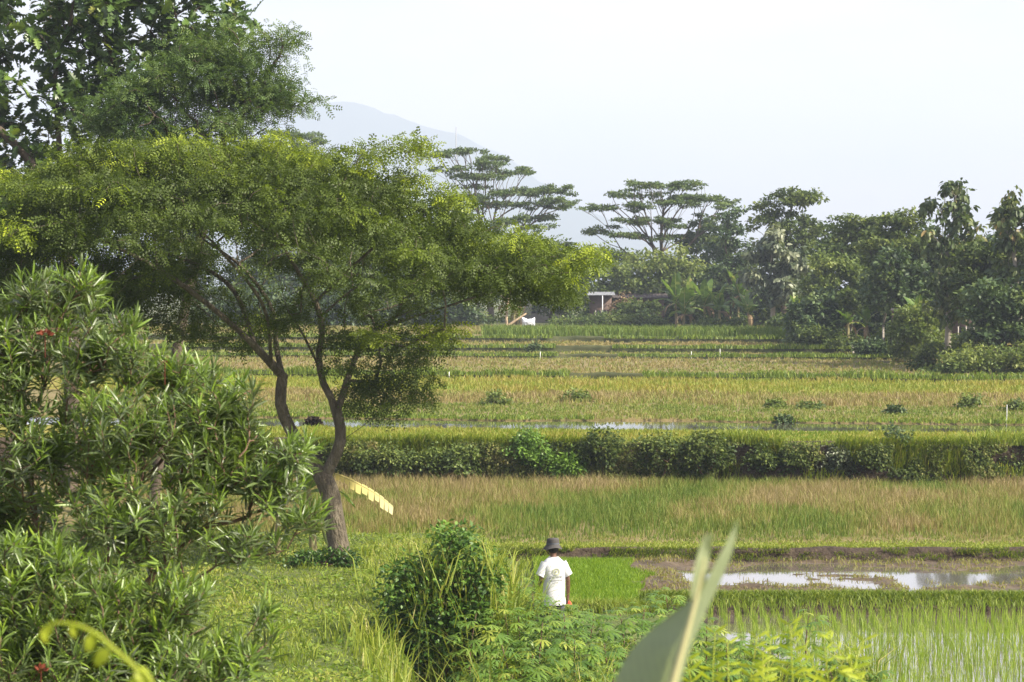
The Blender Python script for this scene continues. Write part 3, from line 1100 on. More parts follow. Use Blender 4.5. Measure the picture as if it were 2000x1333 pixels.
umbrella('layered_tree', 'distant umbrella tree top showing just above the canopy in front of the mountain', 585, 205,
         [(600, 268, 42), (565, 268, 40), (620, 280, 25), (590, 288, 35), (540, 265, 25), (560, 300, 50)], 0.4, [(585, 520), (590, 400), (590, 330)], n_per=20)

# tree masses on the right, one by one
far_tree('dark_tree', 'dark dense tree right of the dome-shaped umbrella tree', 1425, 162, [(1430, 440, 45, 40), (1410, 490, 40, 45), (1450, 520, 55, 60), (1420, 570, 50, 40)], 90, 0.22, 'leaf_far_dark', per=60, rad=0.6, size=0.34, var=(0.45, 0.2))
far_tree('tall_tree', 'tall dark tree with a forked pointed top in the right tree line', 1530, 152, [(1490, 405, 38, 26), (1550, 390, 42, 24), (1575, 385, 30, 16), (1510, 440, 50, 35), (1560, 440, 45, 40), (1570, 480, 40, 45), (1530, 500, 60, 60)], 120, 0.24, 'leaf_far', per=60, rad=0.55, flat=0.5, size=0.30, var=(0.42, 0.2), topvar=0.2)
far_tree('silver_leaved_tree', 'grey-leaved tree standing before the tall dark tree', 1510, 145, [(1500, 490, 40, 30), (1525, 470, 32, 28), (1540, 520, 40, 40), (1490, 540, 40, 40), (1530, 570, 50, 30)], 90, 0.16, 'leaf_grey', 'bark_pale', per=42, rad=0.55, size=0.42, T=(T_BIG, F_BIG), var=(0.6, 0.25), droop=0.6)
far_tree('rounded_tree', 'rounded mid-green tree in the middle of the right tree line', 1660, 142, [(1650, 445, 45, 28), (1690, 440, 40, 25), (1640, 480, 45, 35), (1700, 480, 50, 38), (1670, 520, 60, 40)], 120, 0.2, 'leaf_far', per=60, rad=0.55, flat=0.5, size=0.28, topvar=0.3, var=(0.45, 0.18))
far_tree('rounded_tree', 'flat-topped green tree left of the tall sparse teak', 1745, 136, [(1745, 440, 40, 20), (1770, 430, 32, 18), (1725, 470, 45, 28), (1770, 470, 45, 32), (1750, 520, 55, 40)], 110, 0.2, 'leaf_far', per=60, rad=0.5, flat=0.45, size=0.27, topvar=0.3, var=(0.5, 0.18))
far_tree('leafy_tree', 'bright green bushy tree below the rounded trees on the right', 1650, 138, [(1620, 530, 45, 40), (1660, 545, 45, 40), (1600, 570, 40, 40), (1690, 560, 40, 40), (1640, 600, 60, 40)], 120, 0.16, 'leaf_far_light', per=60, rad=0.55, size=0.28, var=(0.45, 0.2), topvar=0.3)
far_tree('dark_tree', 'dark shady tree with slender leaning trunk above the terrace edge', 1640, 131, [(1590, 610, 50, 40), (1640, 600, 55, 40), (1690, 600, 40, 45), (1600, 640, 55, 25), (1560, 645, 40, 25)], 130, 0.12, 'leaf_far_dark', per=60, rad=0.5, size=0.3, var=(0.5, 0.22))
far_tree('dark_tree', 'dark tree filling the shade behind the slender pale trunks', 1745, 128, [(1730, 560, 45, 40), (1770, 570, 40, 40), (1750, 530, 50, 40), (1800, 560, 40, 40)], 110, 0.14, 'leaf_far_dark', per=56, rad=0.5, size=0.3, var=(0.45, 0.2))
TK = dict(T=(T_BIG, F_BIG), size=0.34, per=18, rad=0.30, flat=0.9, droop=0.8, shell=0.35, bf=0.55, var=(0.5, 0.2))
far_tree('teak_tree', 'tall sparse teak with big drooping leaves rising above the tree line', 1850, 118, [(1830, 352, 14, 12), (1862, 365, 32, 14), (1815, 395, 26, 25), (1880, 380, 20, 15), (1840, 400, 36, 25), (1870, 420, 36, 25), (1880, 470, 50, 50), (1840, 470, 45, 40), (1860, 540, 60, 50), (1880, 405, 22, 20), (1850, 600, 45, 35)], 150, 0.16, 'leaf_teak', 'bark_pale', **TK)
far_tree('teak_tree', 'sparse teak with pale flower heads at the right edge', 1985, 112, [(1985, 385, 20, 15), (1960, 410, 25, 22), (2010, 420, 40, 35), (1975, 460, 45, 40), (1950, 440, 25, 20), (2020, 500, 60, 60), (1970, 540, 50, 50)], 120, 0.15, 'leaf_teak', 'bark_pale', **TK)
far_tree('leafy_tree', 'dense dark green tree below the teaks at the right edge', 1950, 109, [(1930, 590, 50, 45), (1980, 600, 60, 50), (2040, 580, 60, 60), (1920, 640, 45, 40), (1980, 650, 60, 35), (2060, 650, 60, 40)], 150, 0.15, 'leaf_far_dark', per=60, rad=0.5, size=0.26, var=(0.5, 0.24))
far_tree('leafy_tree', 'green tree mixed among the teaks, right of the brick wall', 1915, 115, [(1910, 520, 45, 45), (1950, 510, 45, 45), (1900, 570, 40, 35), (1990, 500, 40, 50)], 120, 0.15, 'leaf_far', per=56, rad=0.5, size=0.28, var=(0.42, 0.22))
far_tree('bamboo_clump', 'pale feathery green thicket below the dome-shaped umbrella tree', 1270, 168, [(1210, 530, 60, 40), (1270, 520, 60, 32), (1330, 520, 55, 35), (1180, 570, 50, 40), (1250, 565, 60, 40), (1330, 565, 55, 40)], 170, 0.15, 'leaf_far_light', per=60, rad=0.7, size=0.34, var=(0.5, 0.2), topvar=0.3)
far_tree('bamboo_clump', 'dull green thicket left of the tin-roofed shed', 1110, 166, [(1090, 510, 50, 45), (1130, 530, 45, 45), (1080, 560, 60, 40), (1130, 580, 40, 30)], 120, 0.15, 'leaf_far', per=60, rad=0.6, size=0.34, var=(0.45, 0.2))
far_tree('round_shrub_tree', 'small round dark tree beside the white sack', 1075, 160, [(1080, 590, 35, 25), (1110, 585, 30, 30), (1060, 570, 30, 25)], 60, 0.1, 'leaf_far', per=50, rad=0.5, size=0.26, var=(0.35, 0.2))
far_tree('background_tree', 'distant low tree seen in the gap right of the spreading tree', 1180, 190, [(1180, 500, 30, 15), (1150, 510, 40, 25), (1220, 505, 35, 20)], 60, 0.15, 'leaf_far', per=46, rad=0.7, size=0.36)
for i, (u, Y, lab) in enumerate([(520, 172, 'shady village tree seen under the canopy, far left of the trunks'), (640, 180, 'shady village tree seen between the forked trunks'), (740, 176, 'dark village tree seen under the canopy right of the trunk'),
                                 (840, 182, 'village tree under the long right limb of the spreading tree'), (930, 186, 'village tree behind the dead banana stems'), (1030, 190, 'village tree behind the small round dark tree'), (360, 178, 'village tree hidden mostly by the spreading canopy on the left'), (1380, 178, 'tree behind the banana clump right of the brick shed')]):
    far_tree('village_tree', lab, u, Y, [(u, 520, 60, 60), (u + 35, 550, 50, 40), (u - 40, 540, 50, 45), (u, 470, 50, 40)], 100, 0.2, 'leaf_far' if i % 2 else 'leaf_far_dark', per=50, rad=0.75, size=0.42, var=(0.4, 0.2), trunk_top=P(u, 560, Y))
far_tree('far_tree', 'tall tree behind the right tree line, beside the flat-topped tree', 1600, 165, [(1620, 480, 60, 40), (1580, 540, 60, 50), (1700, 500, 70, 40)], 110, 0.2, 'leaf_far_dark', per=50, rad=0.8, size=0.4)
far_tree('far_tree', 'dark tree mass behind the tall sparse teak', 1850, 140, [(1800, 490, 60, 45), (1870, 520, 70, 50), (1950, 500, 60, 50), (2020, 520, 60, 60)], 150, 0.2, 'leaf_far_dark', per=56, rad=0.7, size=0.36)


for i, (u, Y, lab) in enumerate([(1210, 176, 'low understory tree filling the shade behind the sheds'), (1310, 172, 'low understory tree behind the left bananas'), (1400, 168, 'low understory tree behind the banana clump'), (1480, 164, 'low understory tree in the gap below the silver-leaved tree'),
                                 (1570, 156, 'low understory tree in shade left of the leaning trunk'), (1700, 146, 'low understory tree in shade behind the slender trunks'), (1820, 136, 'low understory tree in shade behind the yard wall'), (1920, 130, 'low understory tree in shade under the teaks'), (450, 168, 'low understory tree far left beneath the canopy'),
                                 (500, 158, 'dark low tree seen left of the left stem, beneath the canopy'), (590, 160, 'dark low tree seen between the two stems beneath the canopy'), (680, 159, 'dark low tree just right of the right stem, beneath the canopy'), (770, 160, 'dark low tree beneath the middle of the long right limb'), (860, 161, 'dark low tree beneath the end of the long right limb')]):
    far_tree('understory_tree', lab, u, Y, [(u, 590, 60, 35), (u - 45, 610, 45, 25), (u + 45, 610, 45, 25), (u, 625, 60, 20)], 80, 0.12, 'leaf_far_dark' if i % 2 else 'leaf_far', per=50, rad=0.7, size=0.38, var=(0.4, 0.2))


# slender pale trunks in front of the dark trees
for (u, v0, v1, ut, lab) in [(1725, 672, 560, 1722, 'slender pale straight trunk with small crown above the terrace bank'), (1668, 665, 600, 1655, 'slender leaning trunk with thin crown left of the straight pale trunk')]:
    Y = 127
    b = P(u, v0, Y)
    far_tree('slender_tree', lab, u, Y, [(ut, v1 - 20, 22, 14), (ut + 12, v1 - 5, 20, 10)], 24, 0.07, 'leaf_far', 'bark_pale', per=36, rad=0.4, size=0.25, trunk_top=P(ut, v1, Y))


# shrubs and thickets at field edges
def shrub(name, label, u, Y, lobes, n, leaf, group=None, **kw):
    L_ = np.array([lob(a, b, c, d, Y, None) for a, b, c, d in lobes])
    dz = float(fbase(u, Y)[2]) - (L_[:, 2] - 0.7 * L_[:, 5]).min()
    L_[:, 2] += max(0.0, dz)
    kw.setdefault('per', 44)
    kw.setdefault('rad', 0.4)
    kw.setdefault('size', 0.2)
    base = fbase(u, Y)
    return tree(name, label, 'shrub', base, L_, n, 0.05, M[leaf], M['bark_dark'], group=group or 'shrubs at the field edges', rtip=0.006, trunk_top=base + np.array([0, 0, 0.25]), **kw)


shrub('hedge', 'long rounded hedge of rank grass and vines at the right edge', 1920, 93, [(1850, 722, 45, 26), (1905, 715, 50, 30), (1960, 718, 50, 28), (2020, 715, 60, 32), (1830, 735, 30, 14), (2080, 715, 60, 32)], 170, 'leaf_far_light', size=0.17, per=60, var=(0.45, 0.2), topvar=0.5)
shrub('shrub', 'leafy shrub with a bare stem at the near end of the hedge', 1810, 97, [(1812, 705, 18, 22), (1800, 722, 20, 18), (1825, 690, 14, 14)], 40, 'leaf_far', topvar=0.3)
shrub('shrub', 'bright grassy shrub above the hedge by the brick wall', 1800, 108, [(1790, 670, 40, 22), (1830, 660, 35, 20), (1760, 685, 30, 15)], 60, 'leaf_far_light', topvar=0.3)
shrub('shrub', 'dense green shrub screening the brick yard wall', 1795, 107, [(1775, 615, 24, 22), (1815, 618, 26, 22), (1790, 645, 40, 18), (1755, 640, 20, 20)], 80, 'leaf_far_light', topvar=0.3, size=0.22, rad=0.45)
shrub('shrub', 'brownish green shrub screening the long brick shed', 1255, 158, [(1235, 600, 26, 12), (1270, 603, 26, 12), (1215, 610, 20, 10)], 50, 'leaf_far', size=0.26, rad=0.5)
shrub('shrub', 'leafy shrub hiding the foot of the brick yard wall', 1770, 109, [(1765, 640, 26, 16), (1800, 642, 28, 14), (1825, 630, 22, 20)], 60, 'leaf_far', topvar=0.3, size=0.22)
shrub('shrub', 'light green upright shrub behind the middle of the hedge', 1870, 101, [(1875, 675, 18, 20), (1868, 690, 20, 15)], 26, 'leaf_far_light')
shrub('shrub', 'dark bush at the foot of the dark shady tree on the terrace', 1560, 139, [(1545, 640, 40, 22), (1590, 650, 40, 20), (1510, 645, 25, 16)], 60, 'leaf_far', size=0.24, rad=0.5)
shrub('shrub', 'green mounded bush at the terrace end below the leaning trunk', 1640, 119, [(1620, 668, 45, 18), (1670, 676, 40, 16), (1585, 660, 35, 16)], 70, 'leaf_far', size=0.22, rad=0.45)
shrub('shrub', 'low dark bush on the terrace bank below the straight pale trunk', 1720, 113, [(1715, 685, 40, 14), (1755, 690, 35, 16), (1690, 684, 25, 12)], 60, 'leaf_far_dark', size=0.22, rad=0.4)
shrub('shrub', 'low bush at the foot of the banana clump', 1410, 152, [(1400, 635, 40, 18), (1440, 632, 30, 18), (1370, 640, 30, 12)], 50, 'leaf_far_light', size=0.24, rad=0.5, var=(0.35, 0.2))
shrub('shrub', 'dark low bush left of the banana clump', 1260, 155, [(1250, 625, 40, 18), (1290, 632, 30, 14), (1215, 625, 40, 14)], 60, 'leaf_far', size=0.24, rad=0.5)
shrub('shrub', 'green bank bush below the tin-roofed shed', 1150, 158, [(1150, 628, 50, 14), (1100, 632, 40, 10), (1190, 625, 30, 14)], 50, 'leaf_far_light', size=0.24, rad=0.5, var=(0.3, 0.2))
shrub('shrub', 'dark undergrowth under the village trees beyond the far field', 930, 162, [(900, 625, 60, 10), (960, 622, 60, 12), (850, 625, 60, 10)], 60, 'leaf_far', size=0.24, rad=0.45)
shrub('shrub', 'dark undergrowth seen between the trunks of the spreading tree', 700, 164, [(700, 615, 70, 12), (780, 618, 60, 12), (620, 612, 60, 14)], 60, 'leaf_far', size=0.24, rad=0.5)
shrub('shrub', 'brown dry bush before the brick shed wall', 1210, 161, [(1215, 590, 25, 18), (1235, 605, 25, 14)], 40, 'dead_leaf', size=0.2, per=16)
shrub('shrub', 'small dark bush on the terrace bank right of the spreading tree', 1042, 119.3, [(1042, 683, 10, 9), (1036, 688, 10, 6)], 14, 'leaf_far_dark', rad=0.25)
for (u, v, r, Y, lab, leaf) in [(1515, 803, 16, 70, 'small round weed bush left of its twin beyond the wet strip', 'leaf_far_light'), (1582, 806, 18, 69.5, 'small round weed bush with dark base beyond the wet strip', 'leaf_far_light'),
                                (1885, 798, 32, 70, 'bright green grassy bush beyond the wet strip near the right edge', 'leaf_far_light'), (1985, 808, 22, 69, 'grassy bush beyond the wet strip cut by the right edge', 'leaf_far_light'),
                                (1120, 790, 28, 74, 'green weed clump in the weedy field, right of the spreading tree', 'leaf_far_light'), (960, 800, 30, 72, 'broad green weed patch right of the spreading tree trunk', 'leaf_far_light'),
                                (1745, 814, 14, 67, 'dark flattened weed heap beyond the wet strip', 'leaf_far_dark'), (1532, 830, 12, 63.5, 'dark weed tuft at the edge of the wet strip', 'leaf_far_dark')]:
    shrub('weed_bush', lab, u, Y, [(u, v, r, r * 0.6), (u + r * 0.6, v + 4, r * 0.7, r * 0.4)], 18, leaf, 'weed bushes beyond the wet strip', size=0.14, rad=0.22, per=30)

# shrubs growing on the tall embankment
for (u, v, r, h, lab, leaf, va) in [(1030, 890, 42, 32, 'bright feathery shrub bulging from the embankment left of its middle', 'leaf_bush', 0.7), (1105, 915, 30, 22, 'low bright leafy shrub at the embankment foot', 'leaf_bush', 0.75),
                                    (1180, 885, 40, 30, 'dark leafy shrub in the middle of the embankment', 'leaf_far', 0.5), (1380, 890, 45, 30, 'dark creeper shrub on the embankment left of the bare earth', 'leaf_far', 0.45),
                                    (1750, 880, 22, 26, 'small dark upright bush on the embankment top towards the right', 'leaf_far_dark', 0.5), (1280, 890, 45, 30, 'green shrub with grassy top on the embankment', 'leaf_far', 0.55),
                                    (1640, 905, 60, 24, 'silvery creeper shrub hanging over the bare earth of the embankment', 'leaf_grey', 0.45), (1860, 905, 60, 28, 'mixed green shrub on the embankment towards the right edge', 'leaf_bush', 0.4),
                                    (1960, 905, 50, 34, 'dark shrub on the embankment at the right edge', 'leaf_far_dark', 0.6), (880, 900, 60, 26, 'yellowish creeper shrub on the embankment next to the tree trunk', 'leaf_far_light', 0.35), (760, 900, 60, 26, 'dull creeper shrub on the embankment behind the tree trunk', 'leaf_far', 0.6), (1520, 895, 55, 28, 'shadowy creeper shrub on the embankment before the bare earth', 'leaf_far', 0.4)]:
    Y = 54.6
    v -= 15 if u in (1030, 1180, 1280, 1380, 1750) else 5
    h *= 1.15
    L_ = [lob(u, v, r, h, Y, 0.45), lob(u - r * 0.5, v + h * 0.4, r * 0.7, h * 0.6, Y, 0.3), lob(u + r * 0.6, v + h * 0.3, r * 0.6, h * 0.7, Y, 0.3)]
    b_ = P(u, 940, Y)
    b_[2] = 0.28
    tree('bank_shrub', lab, 'shrub', b_, L_, 55, 0.03, M[leaf], M['twig'], per=52, rad=0.24, flat=0.8, size=0.10, group='shrubs on the embankment', rtip=0.004, spread=0.16, trunk_top=b_ + np.array([0, 0, 0.2]), step=0.25, var=(va, 0.2), topvar=0.35)

# ------------------------------------------------------------------ grass and crops
def blades(mb, pos, h, w, lean, var, az=None):
    n = len(pos)
    th = rng.random(n) * 2 * math.pi if az is None else az
    d = np.stack([np.cos(th), np.sin(th), 0 * th], 1)
    ph = rng.random(n) * math.pi
    s = np.stack([np.cos(ph), np.sin(ph) * 0.6, 0 * ph], 1)
    h = np.broadcast_to(np.asarray(h, float), (n,))[:, None]
    w = np.broadcast_to(np.asarray(w, float), (n,))[:, None]
    lean = np.broadcast_to(np.asarray(lean, float), (n,))[:, None]
    up = np.array([0, 0, 1.0])
    m = pos + up * h * 0.6 + d * lean * h * 0.3
    t = pos + up * h * (1 - 0.25 * lean) + d * lean * h
    V = np.stack([pos - s * w, pos + s * w, m + s * w * 0.8, m - s * w * 0.8, t], 1).reshape(-1, 3)
    b = np.arange(n) * 5
    mb.V.append(V.astype(np.float32))
    mb.F.append(np.stack([b, b + 1, b + 2, b + 3], 1) + mb.n)
    mb.F.append(np.stack([b + 3, b + 2, b + 4], 1) + mb.n)
    var = np.clip(np.broadcast_to(var, (n,)), 0, 1)
    mb.A.append(var.astype(np.float32))
    mb.A.append(var.astype(np.float32))
    mb.n += n * 5


def wedge(n, y0, y1, margin=1.12, umin=-1.0, umax=1.0):
    """plan points through the part of a strip the view takes in"""
    y = np.sqrt(rng.random(n) * (y1 ** 2 - y0 ** 2) + y0 ** 2)
    x = rng.uniform(umin, umax, n) * margin * y * 1000 / F
    return x, y


def tufts(x, y, z, k, r):
    n = len(x)
    p = np.repeat(np.stack([x, y, z], 1), k, 0)
    p[:, :2] += rng.normal(size=(n * k, 2)) * r
    return p


def stuff(mb, name, mat, label, cat):
    o = mb.build(name, mat, kind='stuff')
    return tag(o, label, cat)


M['leaf_cover'] = leafmat('leaf_cover', [(0, (0.08, 0.14, 0.018)), (0.5, (0.16, 0.235, 0.03)), (1, (0.27, 0.32, 0.05))], 0.35, 0.5, 0.3)
# lawn on the bank
m = MB()
x, y = wedge(130000, 17, 42.4, 1.1, -1.0, 0.9)
lawn = ((x < -0.2) | (y < 31)) & (x < 3.2 + np.maximum(0, 34 - y) * 0.25) & ~((x > 0.85) & (y > 34.6))
lawn &= ~((np.abs(x + 1.0) < 0.3) & (y < 28.5))
x, y = x[lawn], y[lawn]
pat = fbm(x, y, 61, 0.9, 3)
h = (0.03 + 0.06 * rng.random(len(x))) * (0.5 + 1.1 * pat)
pos = np.stack([x, y, near_h(x, y) - 0.01], 1)
blades(m, pos, h, 0.010, 0.5 + 0.9 * rng.random(len(x)), 0.60 + 0.9 * (pat - 0.5) + 0.13 * rng.normal(size=len(x)))
# longer tussocks
x, y = wedge(480, 18, 42.2, 1.1, -1.0, 0.6)
ok = (x < -1.2) | ((x < 0.6) & (y > 31)) | ((x < 3.0) & (y < 31))
tpos = tufts(x[ok], y[ok], near_h(x[ok], y[ok]), 14, 0.07)
blades(m, tpos, 0.16 + 0.22 * rng.random(len(tpos)), 0.008, 0.3 + 0.7 * rng.random(len(tpos)), 0.45 + 0.2 * rng.normal(size=len(tpos)))
stuff(m, 'lawn_grass', M['grass'], 'short bright green grass covering the bank around the spreading tree', 'grass')

# broad-leaved ground cover among the lawn
m = MB()
x, y = wedge(56000, 17, 42, 1.1, -1.0, 0.6)
lawn = ((x < -1.3) | ((x < 0.3) & (y > 31)) | ((x > -0.4) & (x < 3.0) & (y < 31))) & (fbm(x, y, 60, 1.1, 3) > 0.50)
x, y = x[lawn], y[lawn]
n = len(x)
scatter(m, T_DIA, F_DIA, np.stack([x, y, near_h(x, y) + 0.02 + 0.07 * rng.random(n)], 1), nrm(rng.normal(size=(n, 3)) * np.array([1, 1, 0.4])), nrm(np.array([0, 0, 1.0]) + rng.normal(size=(n, 3)) * 0.4), 0.045 + 0.05 * rng.random(n),
        np.clip(0.45 + 0.25 * rng.normal(size=n) + 0.8 * (fbm(x, y, 59, 0.7, 2) - 0.5), 0, 0.9))
stuff(m, 'ground_cover', M['leaf_cover'], 'low broad-leaved weeds scattered through the lawn on the bank', 'weeds')

# tall reedy grass along the ditch and behind the vine bush
m = MB()
spots = [(760, 1270, 24.5), (790, 1310, 23.8), (740, 1230, 25.5), (700, 1200, 27), (820, 1333, 23.4), (850, 1030, 30), (900, 1040, 29.5), (940, 1060, 29), (960, 1090, 28.5), (990, 1110, 28), (800, 1060, 31), (870, 1060, 28.8), (930, 1120, 27.6), (1010, 1100, 29.5), (780, 1090, 31.5),
         (960, 1240, 25), (1200, 1330, 24), (1160, 1300, 24.5), (1230, 1310, 24.6), (920, 1300, 24.3), (1130, 1270, 26), (1690, 1250, 28), (1660, 1280, 27.6), (1480, 1300, 26.5), (890, 1100, 27.4)]
for (u, v, Y) in spots:
    g = P(u, v, Y)
    gx, gy = g[0] + rng.normal(size=60) * 0.22, Y + rng.normal(size=60) * 0.2
    zz = near_h(gx, gy)
    hh = np.clip((g[2] - zz) + 0.25, 0.35, 2.6) * (0.5 + 0.6 * rng.random(60))
    blades(m, np.stack([gx, gy, zz], 1), hh, 0.012, 0.25 + 0.75 * rng.random(60) ** 1.5, 0.6 + 0.22 * rng.normal(size=60))
for _ in range(150):                                   # arching blades that lean out over the vine bush
    u, Y = rng.uniform(800, 1010), rng.uniform(26.9, 28.8)
    v = 1060 + 0.0018 * (u - 890) ** 2 + rng.uniform(-25, 110)
    q = P(u, v, Y)
    hh = rng.uniform(0.35, 0.75)
    blades(m, np.array([[q[0], Y, q[2] - hh * 0.8]] * 4) + rng.normal(size=(4, 3)) * 0.04, np.full(4, hh) * rng.uniform(0.7, 1.1, 4), 0.010, rng.uniform(0.4, 1.1, 4), 0.65 + 0.2 * rng.normal(size=4))
stuff(m, 'tall_grass', M['grass'], 'tall arching grass stems along the ditch, bush and cassava plot', 'grass')

# young rice standing in water
m = MB()
gx, gy = np.meshgrid(np.arange(3.2, 11.0, 0.23), np.arange(26.2, 34.75, 0.24))
gx = (gx + 0.05 * np.sin(gy * 1.7)).ravel()
gy = gy.ravel()
gx = gx + rng.normal(size=len(gx)) * 0.022
gy = gy + rng.normal(size=len(gy)) * 0.022
ok = gx > 3.45 + np.maximum(0, 34 - gy) * 0.25 + 0.3 * rng.normal(size=len(gx)) * 0.4
gx, gy = gx[ok], gy[ok]
dn = 0.7 + 0.6 * fbm(gx, gy, 64, 0.6, 2)
p = tufts(gx, gy, gx * 0 - 0.05, 9, 0.018)
blades(m, p, (0.24 + 0.20 * rng.random(len(p))) * np.repeat(dn, 9), 0.0048, 0.08 + 0.32 * rng.random(len(p)), 0.5 + 0.22 * rng.normal(size=len(p)))
stuff(m, 'young_rice', M['young_rice'], 'young rice seedlings planted in rows in shallow water at lower right', 'rice')

# bright seedbed
m = MB()
n = 32000
x = rng.uniform(0.45, 3.0, n)
y = rng.uniform(34.85, 40.9, n)
ok = (x < 2.55 + 0.9 * (fbm(y, y * 0, 62, 0.8, 3) - 0.5)) & (y > 35.0 + 0.5 * (fbm(x, x * 0, 63, 1.5, 2) - 0.5))
x, y = x[ok], y[ok]
n = len(x)
blades(m, np.stack([x, y, near_h(x, y)], 1), 0.13 + 0.06 * rng.random(n), 0.008, 0.1 + 0.3 * rng.random(n), rng.random(n))
stuff(m, 'rice_seedbed', M['seedling'], 'dense bright lime-green rice seedbed right of the person', 'rice')

# grass on the bunds and lips
m = MB()
n = 15000
x = rng.uniform(2.3, 11, n)
y = bund_f(x) + rng.normal(size=n) * 0.20
blades(m, np.stack([x, y, 0.12 + 0.12 * np.exp(-((y - bund_f(x)) / 0.25) ** 2)], 1), 0.07 + 0.12 * rng.random(n), 0.008, 0.3 + 0.7 * rng.random(n), 0.35 + 0.2 * rng.normal(size=n))
n = 4000
x = rng.uniform(-0.6, 2.7, n)
y = 34.7 + rng.normal(size=n) * 0.2
blades(m, np.stack([x, y, 0.05 + 0 * x], 1), 0.10 + 0.2 * rng.random(n), 0.008, 0.3 + 0.6 * rng.random(n), 0.45 + 0.2 * rng.normal(size=n))
n = 15000
x = rng.uniform(-3, 13, n)
y = B[0][0](x) + 0.10 + np.abs(rng.normal(size=n)) * 0.45
blades(m, np.stack([x, y, 0.28 + 0 * x], 1), 0.03 + 0.06 * rng.random(n), 0.009, 0.3 + 0.7 * rng.random(n), 0.6 + 0.16 * rng.normal(size=n))
n = 9000                                               # tufts rooted in and hanging down the mud face
x = rng.uniform(-3, 13, n)
t = rng.random(n) ** 0.6
ok = fbm(x, t * 1.5, 65, 1.6, 3) > 0.50
x, t = x[ok], t[ok]
n = len(x)
blades(m, np.stack([x, B[0][0](x) - 0.20 + 0.2 * t, 0.03 + 0.25 * t], 1), 0.04 + 0.09 * rng.random(n), 0.008, 0.6 + 1.0 * rng.random(n), 0.35 + 0.3 * rng.normal(size=n), az=-math.pi / 2 + rng.normal(size=n) * 0.8)
stuff(m, 'bund_grass', M['grass'], 'low green grass growing along the paddy bunds and mud bank', 'grass')

# weeds and straw on the mud paddy
m = MB()
n = 18000
x = rng.uniform(2.5, 13, n)
y = rng.uniform(35.4, 41.1, n)
zz = mudbed(x, y)
ok = (zz > 0.04) & (fbm(x, y, 66, 1.5, 2) > 0.36)
p = np.stack([x, y, np.maximum(zz, 0.045)], 1)[ok]
blades(m, p, 0.03 + 0.09 * rng.random(len(p)), 0.008, 0.6 + 0.9 * rng.random(len(p)), 0.35 + 0.35 * rng.random(len(p)))
stuff(m, 'paddy_weeds', M['field_grass'], 'scattered straw and weeds lying on the flooded mud paddy', 'weeds')

# tall stubble field
m = MB()
x, y = wedge(17000, 41.4, 55.2, 1.12, -0.75, 1.0)
br = fbm(x, y * 0.8, 67, 0.45, 3)
band = sstep(44.0, 50.5, y + 9 * (br - 0.5))
bv = np.clip(0.18 + 0.36 * band + 1.5 * (br - 0.50), 0.03, 0.95)
zf = np.full_like(x, 0.28)
hgt = (0.20 + 0.22 * rng.random(len(x))) * (0.75 + 0.5 * br) * (0.15 + 0.85 * sstep(42.0, 45.5, y))
k = 7
p = tufts(x, y, zf, k, 0.07)
vv = np.repeat(bv + 0.14 * rng.normal(size=len(bv)), k) + 0.15 * rng.normal(size=len(p))
blades(m, p, np.repeat(hgt, k) * (0.6 + 0.6 * rng.random(len(p))), 0.008, 0.1 + 0.45 * rng.random(len(p)), vv)
stuff(m, 'stubble_grass', M['field_grass'], 'tall brown and green rice stubble in the field before the embankment', 'stubble')

M['leaf_bank'] = leafmat('leaf_bank', [(0, (0.04, 0.06, 0.018)), (0.4, (0.09, 0.125, 0.028)), (0.7, (0.16, 0.18, 0.045)), (1, (0.25, 0.22, 0.09))], 0.32, 0.6, 0.15)
# embankment creepers and hanging grass
m = MB()
n = 46000
x = rng.uniform(-13, 17.5, n)
t = rng.random(n) ** 0.85
dens = fbm(x, t * 1.5, 68, 0.9, 3)
ok = dens > 0.51 + 0.10 * (np.abs(x - 9.3) < 1.0) * (t < 0.6)
x, t = x[ok], t[ok]
bul = 0.5 * fbm(x, t * 2, 69, 0.7, 2)
pos = np.stack([x, B[1][0](x) - 0.42 + 0.34 * t - bul + rng.normal(size=len(x)) * 0.06, 0.28 + 1.19 * t], 1)
n = len(x)
scatter(m, T_DIA, F_DIA, pos, nrm(np.array([0, -0.6, -0.4]) + rng.normal(size=(n, 3)) * 0.6), nrm(np.array([0.1, -0.7, 0.7]) + rng.normal(size=(n, 3)) * 0.5), 0.055 + 0.06 * rng.random(n),
        np.clip(0.5 + 1.5 * (fbm(x, t * 2, 70, 0.8, 3) - 0.5) + 0.2 * rng.normal(size=n), 0, 1))
stuff(m, 'bank_creepers', M['leaf_bank'], 'tangle of leafy creepers covering the tall embankment', 'creepers')
m = MB()
n = 34000
x = rng.uniform(-13, 17.5, n)
t = rng.random(n) ** 0.5
pos = np.stack([x, B[1][0](x) - 0.42 + 0.36 * t + rng.normal(size=n) * 0.08, 0.29 + 1.12 * t], 1)
ok = fbm(x, t * 2, 72, 0.7, 3) > 0.42
pos = pos[ok]
n = len(pos)
blades(m, pos, 0.18 + 0.30 * rng.random(n), 0.012, 0.4 + 0.9 * rng.random(n), 0.5 + 0.28 * rng.normal(size=n), az=-math.pi / 2 + rng.normal(size=n) * 0.6)
n = 7000
x = rng.uniform(-13, 17.5, n)
pos = np.stack([x, B[1][0](x) - 0.05 + rng.normal(size=n) * 0.14, np.full(n, 1.40)], 1)
blades(m, pos, (0.08 + 0.20 * rng.random(n)) * (0.4 + 2.2 * sstep(0.45, 0.75, fbm(x, x * 0, 73, 0.9, 3))), 0.011, 0.4 + 0.8 * rng.random(n), 0.5 + 0.2 * rng.normal(size=n))
stuff(m, 'bank_grass', M['grass'], 'rank grass sprouting along the top and face of the embankment', 'grass')


